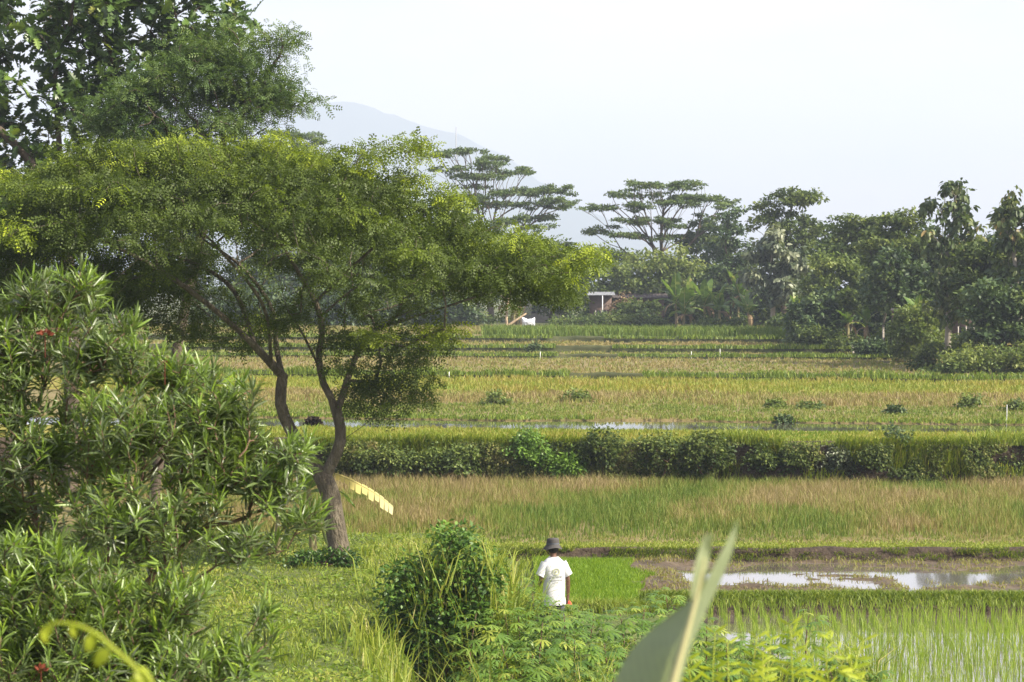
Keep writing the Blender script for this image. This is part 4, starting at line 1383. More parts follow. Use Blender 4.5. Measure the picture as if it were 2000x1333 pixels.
def crop(name, mat, label, cat, f0, f1, z, n, k, h, w, var, spread, r=0.08, seed=0, vs=0.6, umin=-0.8):
    y0 = float(f0(np.array(0.0)))
    y1 = float(f1(np.array(0.0)))
    x, y = wedge(n, y0 - 3, y1 + 3, 1.1, umin, 1.0)
    ok = (y > f0(x) + 0.1) & (y < f1(x) - 0.1)
    x, y = x[ok], y[ok]
    pat = fbm(x, y * 0.9, 80 + seed, 0.35, 3) - 0.5
    p = tufts(x, y, np.full(len(x), z), k, r)
    m = MB()
    blades(m, p, h * (0.6 + 0.7 * rng.random(len(p))) * np.repeat(0.85 + 0.6 * pat, k), w, 0.15 + 0.5 * rng.random(len(p)), var + vs * 2 * np.repeat(pat, k) * 0.6 + spread * rng.normal(size=len(p)))
    return stuff(m, name, M[mat], label, cat)


crop('ripening_rice', 'rice', 'yellow-green rice on the terrace above the embankment', 'rice', B[1][0], lambda x: B[2][0](x) - 0.1, 1.40, 11000, 5, 0.15, 0.014, 0.42, 0.15, seed=1)
crop('weed_cover', 'field_grass', 'mixed green weeds beyond the narrow wet strip', 'weeds', lambda x: B[3][0](x) - 0.4, mid_a, 1.45, 10000, 5, 0.13, 0.017, 0.30, 0.14, seed=2)
crop('brown_stubble', 'field_grass', 'brown stubble band beyond the weedy field', 'stubble', mid_a, mid_b, 1.45, 6500, 5, 0.26, 0.020, 0.62, 0.14, seed=3)
crop('golden_rice', 'rice', 'golden green ripening rice across the middle distance', 'rice', mid_b, lambda x: B[4][0](x) - 0.5, 1.45, 9500, 4, 0.28, 0.024, 0.55, 0.14, seed=4)
crop('dry_stubble', 'field_grass', 'dry pinkish stubble on the upper field', 'stubble', B[4][0], B[5][0], 1.62, 7000, 4, 0.18, 0.030, 0.58, 0.16, seed=5)
crop('pale_grass', 'field_grass', 'pale grass on the narrow upper terrace', 'grass', B[5][0], B[6][0], 1.78, 3000, 4, 0.18, 0.032, 0.45, 0.14, seed=6)
crop('orange_stubble', 'field_grass', 'orange-brown stubble strip below the tall green crop', 'stubble', B[6][0], B[7][0], 2.10, 4500, 4, 0.20, 0.035, 0.62, 0.12, seed=7)
crop('brown_far_grass', 'field_grass', 'brown dry grass at the far edge of the fields', 'grass', lambda x: B[7][0](x) + 6, lambda x: B[7][0](x) + 30, 2.42, 6000, 4, 0.40, 0.045, 0.55, 0.14, seed=8)
fx = lambda x: B[7][0](x) + 0.3
m = MB()
x, y = wedge(6000, 118, 150, 1.1, -0.05, 0.75)
ok = (y > fx(x)) & (y < fx(x) + 9)
x, y = x[ok], y[ok]
p = tufts(x, y, np.full(len(x), 2.42), 6, 0.12)
blades(m, p, 0.45 + 0.45 * rng.random(len(p)), 0.040, 0.15 + 0.4 * rng.random(len(p)), 0.10 + 0.10 * rng.normal(size=len(p)))
stuff(m, 'tall_green_crop', M['field_grass'], 'strip of tall fresh green crop on the topmost terrace', 'crop')
# grass on the far banks
m = MB()
for (f, z, n, h) in [(B[4][0], 1.62, 5500, 0.35), (B[5][0], 1.76, 6000, 0.26), (B[6][0], 2.05, 6000, 0.30), (B[7][0], 2.38, 5000, 0.3), (B[3][0], 1.44, 4000, 0.16)]:
    y0 = float(f(np.array(0.0)))
    x = rng.uniform(-0.7, 1.1, n) * y0 * 1000 / F
    keep = fbm(x, x * 0, 90, 0.22, 3) > 0.30
    x = x[keep]
    y = f(x) - 0.1 + rng.normal(size=len(x)) * 0.3
    hh = h * (0.4 + 0.9 * fbm(x, x * 0 + 4, 91, 0.5, 2)) * (0.5 + rng.random(len(x)))
    blades(m, np.stack([x, y, np.full(len(x), z)], 1), hh, 0.0003 * y0, 0.3 + 0.7 * rng.random(len(x)), 0.25 + 0.18 * rng.normal(size=len(x)))
stuff(m, 'far_bund_grass', M['grass'], 'green grass lines along the distant terrace banks', 'grass')


# ------------------------------------------------------------------ vine-covered bush by the ditch
YV = 27.6
vb = np.array([P(860, 1200, YV)[0], YV, -0.35])
L_ = [lob(850, 1130, 75, 70, YV, .5), lob(890, 1080, 55, 45, YV, .45), lob(800, 1150, 55, 60, YV, .45), lob(910, 1160, 60, 70, YV, .5), lob(860, 1220, 90, 70, YV, .55), lob(830, 1280, 70, 60, YV, .4), lob(930, 1250, 55, 60, YV, .4), lob(770, 1230, 45, 50, YV, .4), lob(880, 1045, 30, 25, YV, .3), lob(950, 1130, 40, 40, YV, .4), lob(760, 1290, 45, 40, YV, .4)]
tree('vine_bush', 'dark rounded bush smothered in vines beside the ditch, left of the person', 'bush', vb, L_, 260, 0.05, M['leaf_bush'], M['twig'], per=46, rad=0.26, flat=0.8, size=0.08, rtip=0.004,
     trunk_top=vb + np.array([0, 0, 0.6]), step=0.2, var=(0.38, 0.17), topvar=0.45, shell=0.5, spread=0.18)


wb = PM(640, 1125, -0.3)  # weeds coloured dark, doubling as a painted shadow patch at the trunk base
wb[2] = float(near_h(wb[0], wb[1]))
tree('weed_clump', 'dark clump of weeds at the foot of the spreading tree', 'weeds', wb, [[wb[0], wb[1], wb[2] + 0.12, 0.45, 0.35, 0.16], [wb[0] + 0.35, wb[1] - 0.1, wb[2] + 0.1, 0.3, 0.3, 0.12], [wb[0] - 0.5, wb[1], wb[2] + 0.1, 0.4, 0.3, 0.12]], 60, 0.02, M['leaf_bush'], M['twig'], per=36, rad=0.14, size=0.07, rtip=0.004,
     trunk_top=wb + np.array([0, 0, 0.1]), step=0.15, var=(0.25, 0.15))


# ------------------------------------------------------------------ oleander shrubs close by on the left
YO = 10.6


def oleander(label, base, lobes, ntip, nown, stems):
    root = thing('oleander_shrub', label, 'shrub', base)
    A, _ = lobe_points(lobes, ntip, 0.35)
    sk = Skel()
    sk.node(base - np.array([0, 0, 0.1]), -1)
    for s in stems:
        sk.poly([np.asarray(q) for q in s], 0, 0.12)
    sk.connect(A, 0.42, 0.14, 1, wob=0.06)
    sk.emit(root, 0.030, 0.0026, M['twig'], nparts=24, off=base, sides=6)
    dirs = np.array([sk.dir[sk.nearest(a)] for a in A])
    per = 14
    nn = len(A) * per
    t = np.tile(np.linspace(0, 1, per), len(A))
    a = nrm(np.repeat(dirs, per, 0) * 0.8 + np.array([0, 0, 0.75]))
    th = np.tile(np.arange(per) * 2.4, len(A)) + np.repeat(rng.random(len(A)) * 6, per)
    r1 = nrm(np.cross(a, np.array([0.31, 0.2, 0.1])))
    r2 = np.cross(a, r1)
    rad = np.cos(th)[:, None] * r1 + np.sin(th)[:, None] * r2
    open_ = (1.15 - 0.85 * t + 0.15 * rng.normal(size=nn))[:, None]
    d = nrm(a * (1 - 0.55 * open_) + rad * open_ + rng.normal(size=(nn, 3)) * 0.22)
    pos = np.repeat(A, per, 0) + a * ((t - 0.8) * 0.10)[:, None]
    sz = (0.080 + 0.065 * rng.random(nn)) * (1 - 0.2 * t)
    up = nrm(a * 0.9 - rad * 0.2 + rng.normal(size=(nn, 3)) * 0.15)
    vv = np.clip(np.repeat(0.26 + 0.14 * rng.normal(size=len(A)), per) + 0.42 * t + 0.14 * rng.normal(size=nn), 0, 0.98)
    vis = pos[:, 1] + 3 * ((pos[:, 2] < P(0, 1330, YO)[2]) | (pos[:, 0] < P(0, 0, YO)[0])) + 0.8 * rng.random(nn)
    order = np.argsort(vis)
    own, rest = order[:nown], order[nown:]
    m = MB()
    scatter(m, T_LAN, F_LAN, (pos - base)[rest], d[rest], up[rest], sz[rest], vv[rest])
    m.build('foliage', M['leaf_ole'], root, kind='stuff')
    mes = []
    for q in (0.25, 0.5, 0.75):
        m = MB()
        m.V.append(T_LAN.astype(np.float32))
        for f in F_LAN:
            m.F.append(f)
            m.A.append(np.full(len(f), q, np.float32))
        m.n = 8
        mes.append(m.mesh('leaf', M['leaf_ole']))
    for i in own:
        place_leaf(mes[min(2, int(vv[i] * 3))], root, (pos - base)[i], d[i], up[i], sz[i])
    return root


def ol(u, v, ru, rv, Y, dr=0.35):
    c = P(u, v, Y)
    return [c[0], c[1], c[2], px(ru, Y), dr, px(rv, Y)]


b1 = np.array([P(150, 0, 10.9)[0], 10.9, 0])
b1[2] = float(near_h(b1[0], b1[1]))
o1 = oleander('big glossy oleander bush with whorls of narrow leaves filling the left side', b1,
              [ol(70, 600, 110, 70, 11.3), ol(30, 720, 120, 110, 11.2), ol(190, 690, 120, 90, 11.0), ol(330, 740, 110, 80, 11.0), ol(430, 800, 90, 80, 10.8), ol(480, 885, 70, 75, 10.8), ol(280, 850, 160, 100, 10.6), ol(100, 880, 150, 120, 10.8),
               ol(420, 950, 140, 90, 10.6), ol(540, 940, 60, 60, 10.6), ol(600, 1015, 45, 25, 10.5), ol(585, 880, 35, 35, 10.6), ol(250, 1020, 150, 100, 10.4), ol(20, 1000, 120, 120, 11.2), ol(150, 560, 60, 40, 11.4), ol(480, 1060, 80, 40, 10.4), ol(-60, 800, 120, 250, 11.0)], 1350, 300,
              [[P(120, 1500, 10.9), P(90, 1150, 11.0), P(40, 850, 11.2)], [P(160, 1450, 10.9), P(220, 1050, 10.8), P(330, 880, 10.9)], [P(170, 1450, 10.9), P(260, 1180, 10.7), P(420, 1010, 10.6)],
               [P(150, 1450, 10.9), P(230, 1300, 10.5), P(400, 1120, 10.4), P(560, 1075, 10.4)], [P(130, 1400, 10.9), P(170, 1050, 11.0), P(190, 800, 11.0)]])
b2 = np.array([P(120, 0, 9.4)[0], 9.4, 0])
b2[2] = float(near_h(b2[0], b2[1]))
o2 = oleander('lower darker oleander bush in the bottom left corner', b2,
              [ol(60, 1120, 150, 90, 9.6), ol(200, 1180, 130, 90, 9.5), ol(60, 1280, 150, 100, 9.4), ol(250, 1290, 140, 80, 9.4), ol(350, 1180, 90, 60, 9.6), ol(370, 1300, 90, 60, 9.3), ol(480, 1290, 50, 40, 9.3), ol(520, 1200, 40, 30, 9.6), ol(-60, 1200, 120, 150, 9.6)], 640, 300,
              [[P(110, 1700, 9.4), P(80, 1400, 9.5), P(50, 1150, 9.6)], [P(130, 1700, 9.4), P(220, 1450, 9.4), P(300, 1250, 9.5)], [P(130, 1700, 9.4), P(300, 1500, 9.3), P(480, 1330, 9.3)]])
# rusty seed heads and a red flower on the oleander
for (u, v, Y, s, nm) in [(88, 655, 10.4, 0.042, 'seed_head'), (322, 708, 10.4, 0.014, 'flower'), (80, 1312, 9.0, 0.034, 'seed_head')]:
    par = o1 if v < 1200 else o2
    pb_ = b1 if v < 1200 else b2
    m = MB()
    c0 = P(u, v, Y) - pb_
    n = 26
    d = rand_dirs(n)
    d[:, 2] = np.abs(d[:, 2])
    scatter(m, T_DIA, F_DIA, c0 + d * s * 0.35, d, rand_dirs(n), s * (0.5 + 0.5 * rng.random(n)), rng.random(n))
    tube(m, [c0 + [0, 0, -0.12], c0], 0.003, 5, 0.2)
    m.build(nm, M['red_flower'], par)


# ------------------------------------------------------------------ cassava plot
def palmate():
    V, Fc, A_ = [], [], []
    for i, a in enumerate(np.radians([-105, -68, -33, 0, 33, 68, 105])):
        l = [0.55, 0.8, 0.95, 1.0, 0.95, 0.8, 0.55][i]
        k = len(V)
        dx, dy = math.cos(a), math.sin(a)
        for (t, w, z) in [(0, 0.01, 0), (0.35, 0.075, -0.02), (0.7, 0.095, -0.13), (1.0, 0.0, -0.34)]:
            V.append([dx * t * l - dy * w, dy * t * l + dx * w, z * l + 0.015])
            V.append([dx * t * l + dy * w, dy * t * l - dx * w, z * l + 0.015])
        for q in range(3):
            Fc.append([k + 2 * q, k + 2 * q + 1, k + 2 * q + 3, k + 2 * q + 2])
    return np.array(V), np.array(Fc)


T_PAL, F_PAL = palmate()
casm = []
for q in (0.3, 0.5, 0.72):
    m = MB()
    m.add(T_PAL, F_PAL, q)
    tube(m, [[-1.25, 0, -0.45], [-0.6, 0, -0.15], [0, 0, 0]], [0.016, 0.014, 0.012], 4, 0.9)
    casm.append(m.mesh('leaf', M['leaf_cassava']))


def cassava(label, u, vtop, Y, nl=34, group='cassava plants in the plot'):
    top = P(u, vtop, Y)
    b = np.array([top[0] + rng.normal() * 0.05, Y + rng.normal() * 0.05, 0])
    b[2] = float(near_h(b[0], b[1])) - 0.03
    root = thing('cassava_plant', label, 'plant', b, group)
    H = top[2] - b[2]
    m = MB()
    st = catmull([[0, 0, 0], [rng.normal() * 0.04, rng.normal() * 0.04, H * 0.5], [top[0] - b[0], top[1] - b[1], H * 0.94]], 7)
    tube(m, st, np.linspace(0.014, 0.006, 7), 6, 0.5)
    m.build('stem', M['twig'], root, smooth=True)
    for i in range(nl):
        t = 0.35 + 0.65 * (i / nl) ** 0.8
        c = st[0] + (st[-1] - st[0]) * t
        th = i * 2.4 + rng.random()
        el = 0.15 + 0.5 * (t - 0.5) + rng.normal() * 0.15
        d = np.array([math.cos(th), math.sin(th), el])
        s = (0.16 + 0.07 * rng.random()) * (1.1 - 0.45 * max(0, t - 0.7) / 0.3)
        dd = nrm(d)
        p = c + dd * s * 1.3
        place_leaf(casm[int(rng.integers(3))], root, p, nrm(d + np.array([0, 0, -0.35])), nrm(np.array([0, 0, 1.0]) + 0.25 * d + rng.normal(size=3) * 0.2), s)
    return root


CAS = [(960, 1135, 27.5), (1000, 1115, 29), (930, 1185, 26), (1012, 1185, 27), (980, 1250, 25), (1060, 1205, 26.5), (1102, 1195, 27.2), (1122, 1240, 25.5), (1040, 1270, 25), (1180, 1250, 25.5), (1160, 1195, 28), (1210, 1185, 29), (1290, 1220, 28), (1240, 1240, 26.5), (1200, 1300, 25), (1120, 1310, 24.5), (950, 1310, 24.8), (1040, 1150, 28.4), (1000, 1310, 24.5), (1075, 1235, 27.4), (1050, 1182, 28.6), (1095, 1178, 28.8), (1130, 1185, 28.8), (1075, 1188, 27.9), (1012, 1140, 28.6), (985, 1180, 26.8), (1380, 1215, 28), (1420, 1245, 27), (1400, 1290, 26), (1470, 1245, 28), (1510, 1270, 28), (1450, 1305, 26), (1540, 1290, 27), (1620, 1305, 27.5), (1690, 1315, 27.5), (1650, 1290, 28), (1260, 1175, 30), (1300, 1155, 31), (1340, 1195, 29), (1330, 1275, 26)]
rows_c = {'bottom': [], 'second': [], 'third': [], 'back': []}
for q in CAS:
    rows_c['bottom' if q[1] >= 1285 else 'second' if q[1] >= 1230 else 'third' if q[1] >= 1180 else 'back'].append(q)
ORD = ['first', 'second', 'third', 'fourth', 'fifth', 'sixth', 'seventh', 'eighth', 'ninth', 'tenth', 'eleventh', 'twelfth', 'thirteenth', 'fourteenth', 'fifteenth', 'sixteenth']
for rn, rl in [('bottom', 'along the bottom edge'), ('second', 'just above the bottom row'), ('third', 'level with the shirt hem'), ('back', 'at the back by the seedbed')]:
    for i, (u, v, Y) in enumerate(sorted(rows_c[rn])):
        cassava('cassava plant, ' + ORD[i] + ' from left in the row ' + rl, u, v, Y, 34 if u < 1250 else 30)
cassava('tallest single cassava plant with bare lower stem against the flooded rice', 1580, 1195, 28.6, 20, None)


# ------------------------------------------------------------------ bananas
def banana_mesh(droop, tears, var, mat):
    m = MB()
    n = 11
    ang = np.linspace(0.25, 0.25 - droop, n)
    p = [np.zeros(3)]
    for i in range(1, n):
        p.append(p[-1] + np.array([math.cos(ang[i]), 0, math.sin(ang[i])]) / (n - 1))
    p = np.array(p)
    wprof = 0.135 * np.sin(np.pi * np.clip(np.linspace(0.02, 1.0, n) ** 0.75, 0, 1)) ** 0.55
    wprof[0] = 0.008
    r = np.random.default_rng(int(droop * 100 + tears * 7))
    for s in (1, -1):
        for i in range(n - 1):
            nz = np.array([-math.sin(ang[i]), 0, math.cos(ang[i])])
            w0, w1 = wprof[i], wprof[i + 1]
            g = 0.30 * r.random() * tears
            sag = -0.25 - 0.5 * r.random() * tears
            a0, a1 = p[i], p[i + 1]
            q0 = a0 + (a1 - a0) * g * 0.5 + np.array([0, s * w0, 0]) + nz * (0.25 + sag) * w0
            q1 = a1 - (a1 - a0) * g * 0.5 + np.array([0, s * w1, 0]) + nz * (0.25 + sag) * w1
            q = [a0, a1, q1, q0]
            m.add(q if s > 0 else [a0, q0, q1, a1], [[0, 1, 2, 3]], var + 0.12 * r.normal())
    tube(m, p - np.array([0, 0, 0.004]), np.linspace(0.012, 0.003, n), 5, 0.85)
    return m.mesh('leaf', mat)


BAN = [banana_mesh(0.5, 0.3, 0.45, M['leaf_banana']), banana_mesh(1.1, 0.7, 0.5, M['leaf_banana']), banana_mesh(1.7, 1.0, 0.42, M['leaf_banana']), banana_mesh(0.25, 0.2, 0.7, M['leaf_banana'])]
BAN_DRY = banana_mesh(2.2, 1.0, 0.5, M['dead_leaf'])
M['pseudostem'] = surfmat('pseudostem', [(0.3, (0.16, 0.15, 0.06)), (0.6, (0.28, 0.24, 0.12)), (0.8, (0.38, 0.30, 0.20))], 6, bump=0.3, stretch=(1, 1, 0.3), spec=0.3)


def banana(label, base, H, nl, Lf, group='banana plants along the far edge', az0=None, dry=2, r=0.09):
    root = thing('banana_plant', label, 'plant', base, group)
    m = MB()
    lean = rng.normal(size=2) * 0.06 * H
    st = catmull([[0, 0, -0.1], [lean[0] * 0.4, lean[1] * 0.4, H * 0.5], [lean[0], lean[1], H]], 6)
    tube(m, st, np.linspace(r * 1.25, r * 0.6, 6), 8, 0.5)
    m.build('pseudostem', M['pseudostem'], root, smooth=True)
    for i in range(nl):
        th = (az0 or 0) + i * 2.45 + rng.normal() * 0.2
        t = i / max(1, nl - 1)
        el = 0.35 + 1.3 * t + rng.normal() * 0.12
        d = np.array([math.cos(th) * math.cos(el), math.sin(th) * math.cos(el), math.sin(el)])
        up = np.array([-math.cos(th) * math.sin(el), -math.sin(th) * math.sin(el), math.cos(el)])
        me = BAN[3] if t > 0.95 and rng.random() < 0.35 else BAN[int(rng.integers(3))]
        s = Lf * (0.75 + 0.4 * rng.random())
        place_leaf(me, root, st[-1] - np.array([0, 0, 0.1 * (1 - t)]), d, up, (s, s * 1.25, s))
    for i in range(dry):
        th = rng.random() * 6.28
        d = np.array([math.cos(th) * 0.9, math.sin(th) * 0.9, 0.1])
        s = Lf * 0.75
        place_leaf(BAN_DRY, root, st[-1] - np.array([0, 0, 0.15]), d, np.array([0, 0, 1.0]), (s, s * 0.8, s), 'dry_leaf')
    return root


bp_ = gbase(612, 38.6)
bp_[2] = 0.5
bn = banana('banana plant with one hanging yellow leaf behind the spreading tree trunk', bp_, 1.35, 6, 1.15, None, az0=0.6, dry=0, r=0.07)
# its yellow hanging leaf, tip to the right
m = MB()
n = 12
st = catmull([P(655, 925, 38.3), P(690, 940, 38.2), P(735, 965, 38.1), P(768, 991, 38.0)], n) - bp_
for i in range(n - 1):
    for s_, w in ((1, 0.03), (-1, 0.17)):
        k = math.sin(math.pi * (0.12 + 0.8 * i / n)) ** 0.6 * (0.75 + 0.5 * rng.random())
        a0, a1 = st[i], st[i + 1]
        g = (a1 - a0) * 0.12
        dn = np.array([0.0, 0.5 * s_, s_ * 1.0]) * w * k
        m.add([a0, a1, a1 - g + dn, a0 + g + dn], [[0, 1, 2, 3]], min(1, 0.25 + 0.7 * i / n))
tube(m, st, np.linspace(0.014, 0.005, n), 5, 0.6)
yl = m.build('hanging_leaf', M['dry_leaf'], bn)
yl['label'] = 'withered yellow leaf hanging to the right'
bp2 = gbase(540, 38.0)
bp2[2] = 0.52
banana('young banana plant with upright leaves between oleander and tree trunk', bp2, 0.9, 5, 0.95, None, az0=1.4, dry=0, r=0.06)

for (u, vt, Y, nl, lab) in [(1322, 590, 156, 8, 'banana plant with one upright pale leaf, left of the clump'), (1350, 600, 155, 7, 'banana plant in the clump with pale bare stems'), (1378, 595, 154, 7, 'banana plant in the middle of the clump'), (1405, 605, 152, 7, 'shorter banana plant at the right of the clump'),
                            (1440, 575, 153, 8, 'taller banana plant behind the clump, before the dark tree'), (1465, 610, 150, 6, 'low banana plant right of the clump'), (1555, 610, 136, 6, 'banana plant below the silver-leaved tree'),
                            (1655, 630, 119, 7, 'banana plant among the slender trunks on the terrace'), (1790, 620, 109, 8, 'banana plant standing before the brick wall'), (1700, 635, 115, 6, 'banana plant right of the slender straight trunk'), (1335, 612, 153, 6, 'small banana plant at the front of the clump')]:
    b = fbase(u, Y)
    H = max(1.2, P(u, vt, Y)[2] - b[2])
    banana(lab, b, H, nl + 2, 2.2 if Y > 145 else 1.5, dry=2, r=0.12)

# ------------------------------------------------------------------ village bits at the far edge
M['tin'] = surfmat('tin', [(0.3, (0.14, 0.145, 0.155)), (0.7, (0.26, 0.27, 0.29))], 1.2, rough=0.45, spec=0.5, bump=0.2)
M['roof_dark'] = surfmat('roof_dark', [(0.3, (0.05, 0.045, 0.045)), (0.7, (0.11, 0.09, 0.085))], 2, bump=0.3)
M['brick'] = surfmat('brick', [(0.3, (0.07, 0.05, 0.042)), (0.6, (0.13, 0.09, 0.072)), (0.8, (0.19, 0.15, 0.12))], 2.5, bump=0.4)
M['plaster'] = surfmat('plaster', [(0.3, (0.30, 0.27, 0.24)), (0.7, (0.45, 0.42, 0.38))], 1.5, bump=0.2)
M['bluewall'] = surfmat('bluewall', [(0.3, (0.05, 0.06, 0.10)), (0.7, (0.10, 0.11, 0.16))], 1.5, bump=0.2)
M['dark_open'] = surfmat('dark_open', [(0.3, (0.012, 0.012, 0.014)), (0.7, (0.02, 0.02, 0.022))], 2, bump=0)
M['white_paint'] = surfmat('white_paint', [(0.3, (0.68, 0.68, 0.68)), (0.7, (0.80, 0.80, 0.80))], 5, bump=0.1)
M['sack'] = surfmat('sack', [(0.3, (0.42, 0.44, 0.50)), (0.6, (0.66, 0.67, 0.70))], 3, bump=0.5, dist=0.1)
M['wood'] = surfmat('wood', [(0.3, (0.28, 0.20, 0.12)), (0.7, (0.46, 0.36, 0.24))], 3, bump=0.3)
M['steel'] = surfmat('steel', [(0.3, (0.22, 0.23, 0.25)), (0.7, (0.32, 0.33, 0.35))], 3, rough=0.5, bump=0)


def house(name, label, u0, u1, v_eave, v_ridge, Y, depth, wall, roof, windows=(), posts=()):
    a, b_ = P(u0, 600, Y), P(u1, 600, Y)
    cx_ = (a[0] + b_[0]) / 2
    gz = float(field_h(np.array(cx_), np.array(Y)))
    wd = b_[0] - a[0]
    he = P(u0, v_eave, Y)[2] - gz
    hr = P(u0, v_ridge, Y)[2] - gz
    root = thing(name, label, 'building', (cx_, Y, gz))
    m = MB()
    box(m, (0, depth / 2, he / 2 - 0.1), (wd * 0.94, depth, he + 0.2))
    m.build('wall', wall, root)
    m = MB()
    n = 18
    for sgn in (0, 1):                                   # corrugated slopes
        xs = np.linspace(-wd / 2 - 0.2, wd / 2 + 0.2, n * 4)
        rip = 0.02 * np.sin(np.arange(len(xs)) * math.pi / 2)
        y0, y1 = (-0.5, depth / 2) if sgn == 0 else (depth + 0.5, depth / 2)
        V = np.concatenate([np.stack([xs, xs * 0 + y0, he + 0.02 + rip], 1), np.stack([xs, xs * 0 + y1, hr + 0.02 + rip], 1), np.stack([xs, xs * 0 + y0, he - 0.005 + rip], 1), np.stack([xs, xs * 0 + y1, hr - 0.005 + rip], 1)])
        k = len(xs)
        i = np.arange(k - 1)
        m.add(V, np.concatenate([np.stack([i, i + 1, i + k + 1, i + k], 1), np.stack([i + 2 * k, i + 3 * k, i + 3 * k + 1, i + 2 * k + 1], 1), np.stack([i, i + 2 * k, i + 2 * k + 1, i + 1], 1)]))
    m.build('roof', roof, root)
    for (t, z0, w, h) in windows:
        m = MB()
        box(m, (-wd / 2 + t * wd, -0.02, z0 + h / 2), (w, 0.1, h))
        wo = m.build('window', M['dark_open'], root)
        m = MB()
        for dx in (-w / 2, 0, w / 2):
            box(m, (-wd / 2 + t * wd + dx, -0.06, z0 + h / 2), (0.06, 0.08, h + 0.05))
        m.build('frame', M['plaster'], wo)
    for (t, r) in posts:
        m = MB()
        tube(m, [[-wd / 2 + t * wd, -0.45, -0.1], [-wd / 2 + t * wd, -0.45, he]], r, 8, cap=True)
        m.build('post', M['white_paint'], root)
    return root


house('shed', 'small brick shed with pale tin roof and white post at the field edge', 1152, 1196, 577, 571, 162, 2.2, M['brick'], M['tin'], [(0.5, 0.2, 0.9, 1.2)], [(0.55, 0.04)])
house('shed', 'long low brick shed with dark roof beside the tin-roofed shed', 1200, 1300, 582, 574, 165, 3.0, M['brick'], M['roof_dark'], [(0.3, 0.5, 0.6, 0.8), (0.7, 0.5, 0.6, 0.8)])
house('house', 'dark bluish house under the village trees, seen beneath the canopy', 560, 720, 572, 548, 186, 6, M['bluewall'], M['roof_dark'], [(0.3, 0.8, 1.0, 1.1), (0.7, 0.8, 1.0, 1.1)])
house('house', 'shaded house with dark roof right of the tree trunks, beneath the long limb', 740, 880, 575, 552, 184, 6, M['bluewall'], M['roof_dark'], [(0.25, 0.8, 1.2, 1.1), (0.6, 0.8, 1.2, 1.1), (0.88, 0.2, 0.9, 1.9)])
house('house', 'small plastered house behind the dead banana stems', 1020, 1110, 578, 558, 182, 5, M['plaster'], M['roof_dark'], [(0.3, 0.7, 0.9, 1.0), (0.7, 0.7, 0.9, 1.0)])
house('house', 'house with a pale roof edge half hidden by the teaks', 1855, 1960, 590, 575, 113, 4, M['brick'], M['tin'], [(0.3, 0.7, 0.9, 1.0)])

# brick yard wall among the trees on the right
wy = 113.0
a, b_ = P(1742, 640, wy), P(1840, 640, wy)
gz = float(field_h(np.array(a[0]), np.array(wy)))
wt = thing('yard_wall', 'weathered brick yard wall behind the banana and slender trunks', 'wall', ((a[0] + b_[0]) / 2, wy, gz))
wd = b_[0] - a[0]
hh = P(1742, 607, wy)[2] - gz
m = MB()
box(m, (0, 0, hh / 2 - 0.1), (wd, 0.2, hh + 0.2))
m.build('wall', M['brick'], wt)
m = MB()
box(m, (0, 0, hh + 0.06), (wd + 0.1, 0.3, 0.12))
m.build('coping', M['plaster'], wt)

# dead banana stems and leaning log
db = fbase(1000, 160)
dead = thing('dead_banana_stems', 'cluster of dry brown banana stems beyond the far field', 'plant', db)
for i in range(7):
    m = MB()
    x0 = rng.normal() * 0.5
    H = 1.6 + 1.2 * rng.random()
    tube(m, catmull([[x0, rng.normal() * .3, -.1], [x0 * 1.1, 0, H * .5], [x0 * 1.2 + rng.normal() * .15, 0, H]], 6), np.linspace(0.13, 0.08, 6), 8, cap=True)
    m.build('stem', M['wood'] if i % 2 else M['pseudostem'], dead, smooth=True)
for i in range(14):
    th = rng.random() * 6.28
    place_leaf(BAN_DRY if i % 3 else BAN[1], dead, np.array([rng.normal() * .5, rng.normal() * .3, 1.5 + rng.random()]), np.array([math.cos(th), math.sin(th), 0.5]), np.array([0, 0, 1.0]), (1.1, 1.2, 1.1))
m = MB()
tube(m, catmull([[0, 0, 0.0], [0.9, 0.2, 0.62], [1.8, 0.4, 1.2]], 8), np.linspace(0.11, 0.07, 8), 8, cap=True)
lg = P(985, 636, 159)
lo = m.build('leaning_log', M['wood'], smooth=True)
lo.location = (lg[0], 159, float(field_h(np.array(lg[0]), np.array(159.0))))
tag(lo, 'pale log leaning on the bank below the dead banana stems', 'log')

# crumpled white sack
m = MB()
n = 14
g = np.linspace(-1, 1, n)
GX, GZ = np.meshgrid(g, g)
VX = GX * 0.52 + 0.08 * (fbm(GX + 5, GZ + 5, 95, 2.0) - .5)
VZ = 0.42 + GZ * 0.42 * (0.75 + 0.35 * np.abs(GX)) + 0.18 * (fbm(GX + 9, GZ + 2, 96, 2.2) - .5)
for sgn in (-1, 1):
    VY = sgn * 0.22 * np.sqrt(np.clip(1 - np.maximum(GX ** 2, GZ ** 2), 0, 1)) + 0.25 * (fbm(GX + 3, GZ + 7, 97, 2.5) - .5)
    I = np.arange(n - 1)[:, None] * n + np.arange(n - 1)[None]
    Fq = np.stack([I, I + 1, I + n + 1, I + n], -1).reshape(-1, 4)
    m.add(np.stack([VX, VY, VZ], -1).reshape(-1, 3), Fq if sgn < 0 else Fq[:, ::-1])
sk_ = m.build('white_sack', M['sack'], smooth=True)
s0 = P(1032, 640, 158)
sk_.location = (s0[0], 158, float(field_h(np.array(s0[0]), np.array(158.0))))
tag(sk_, 'crumpled white sack lying at the edge of the far field', 'sack')

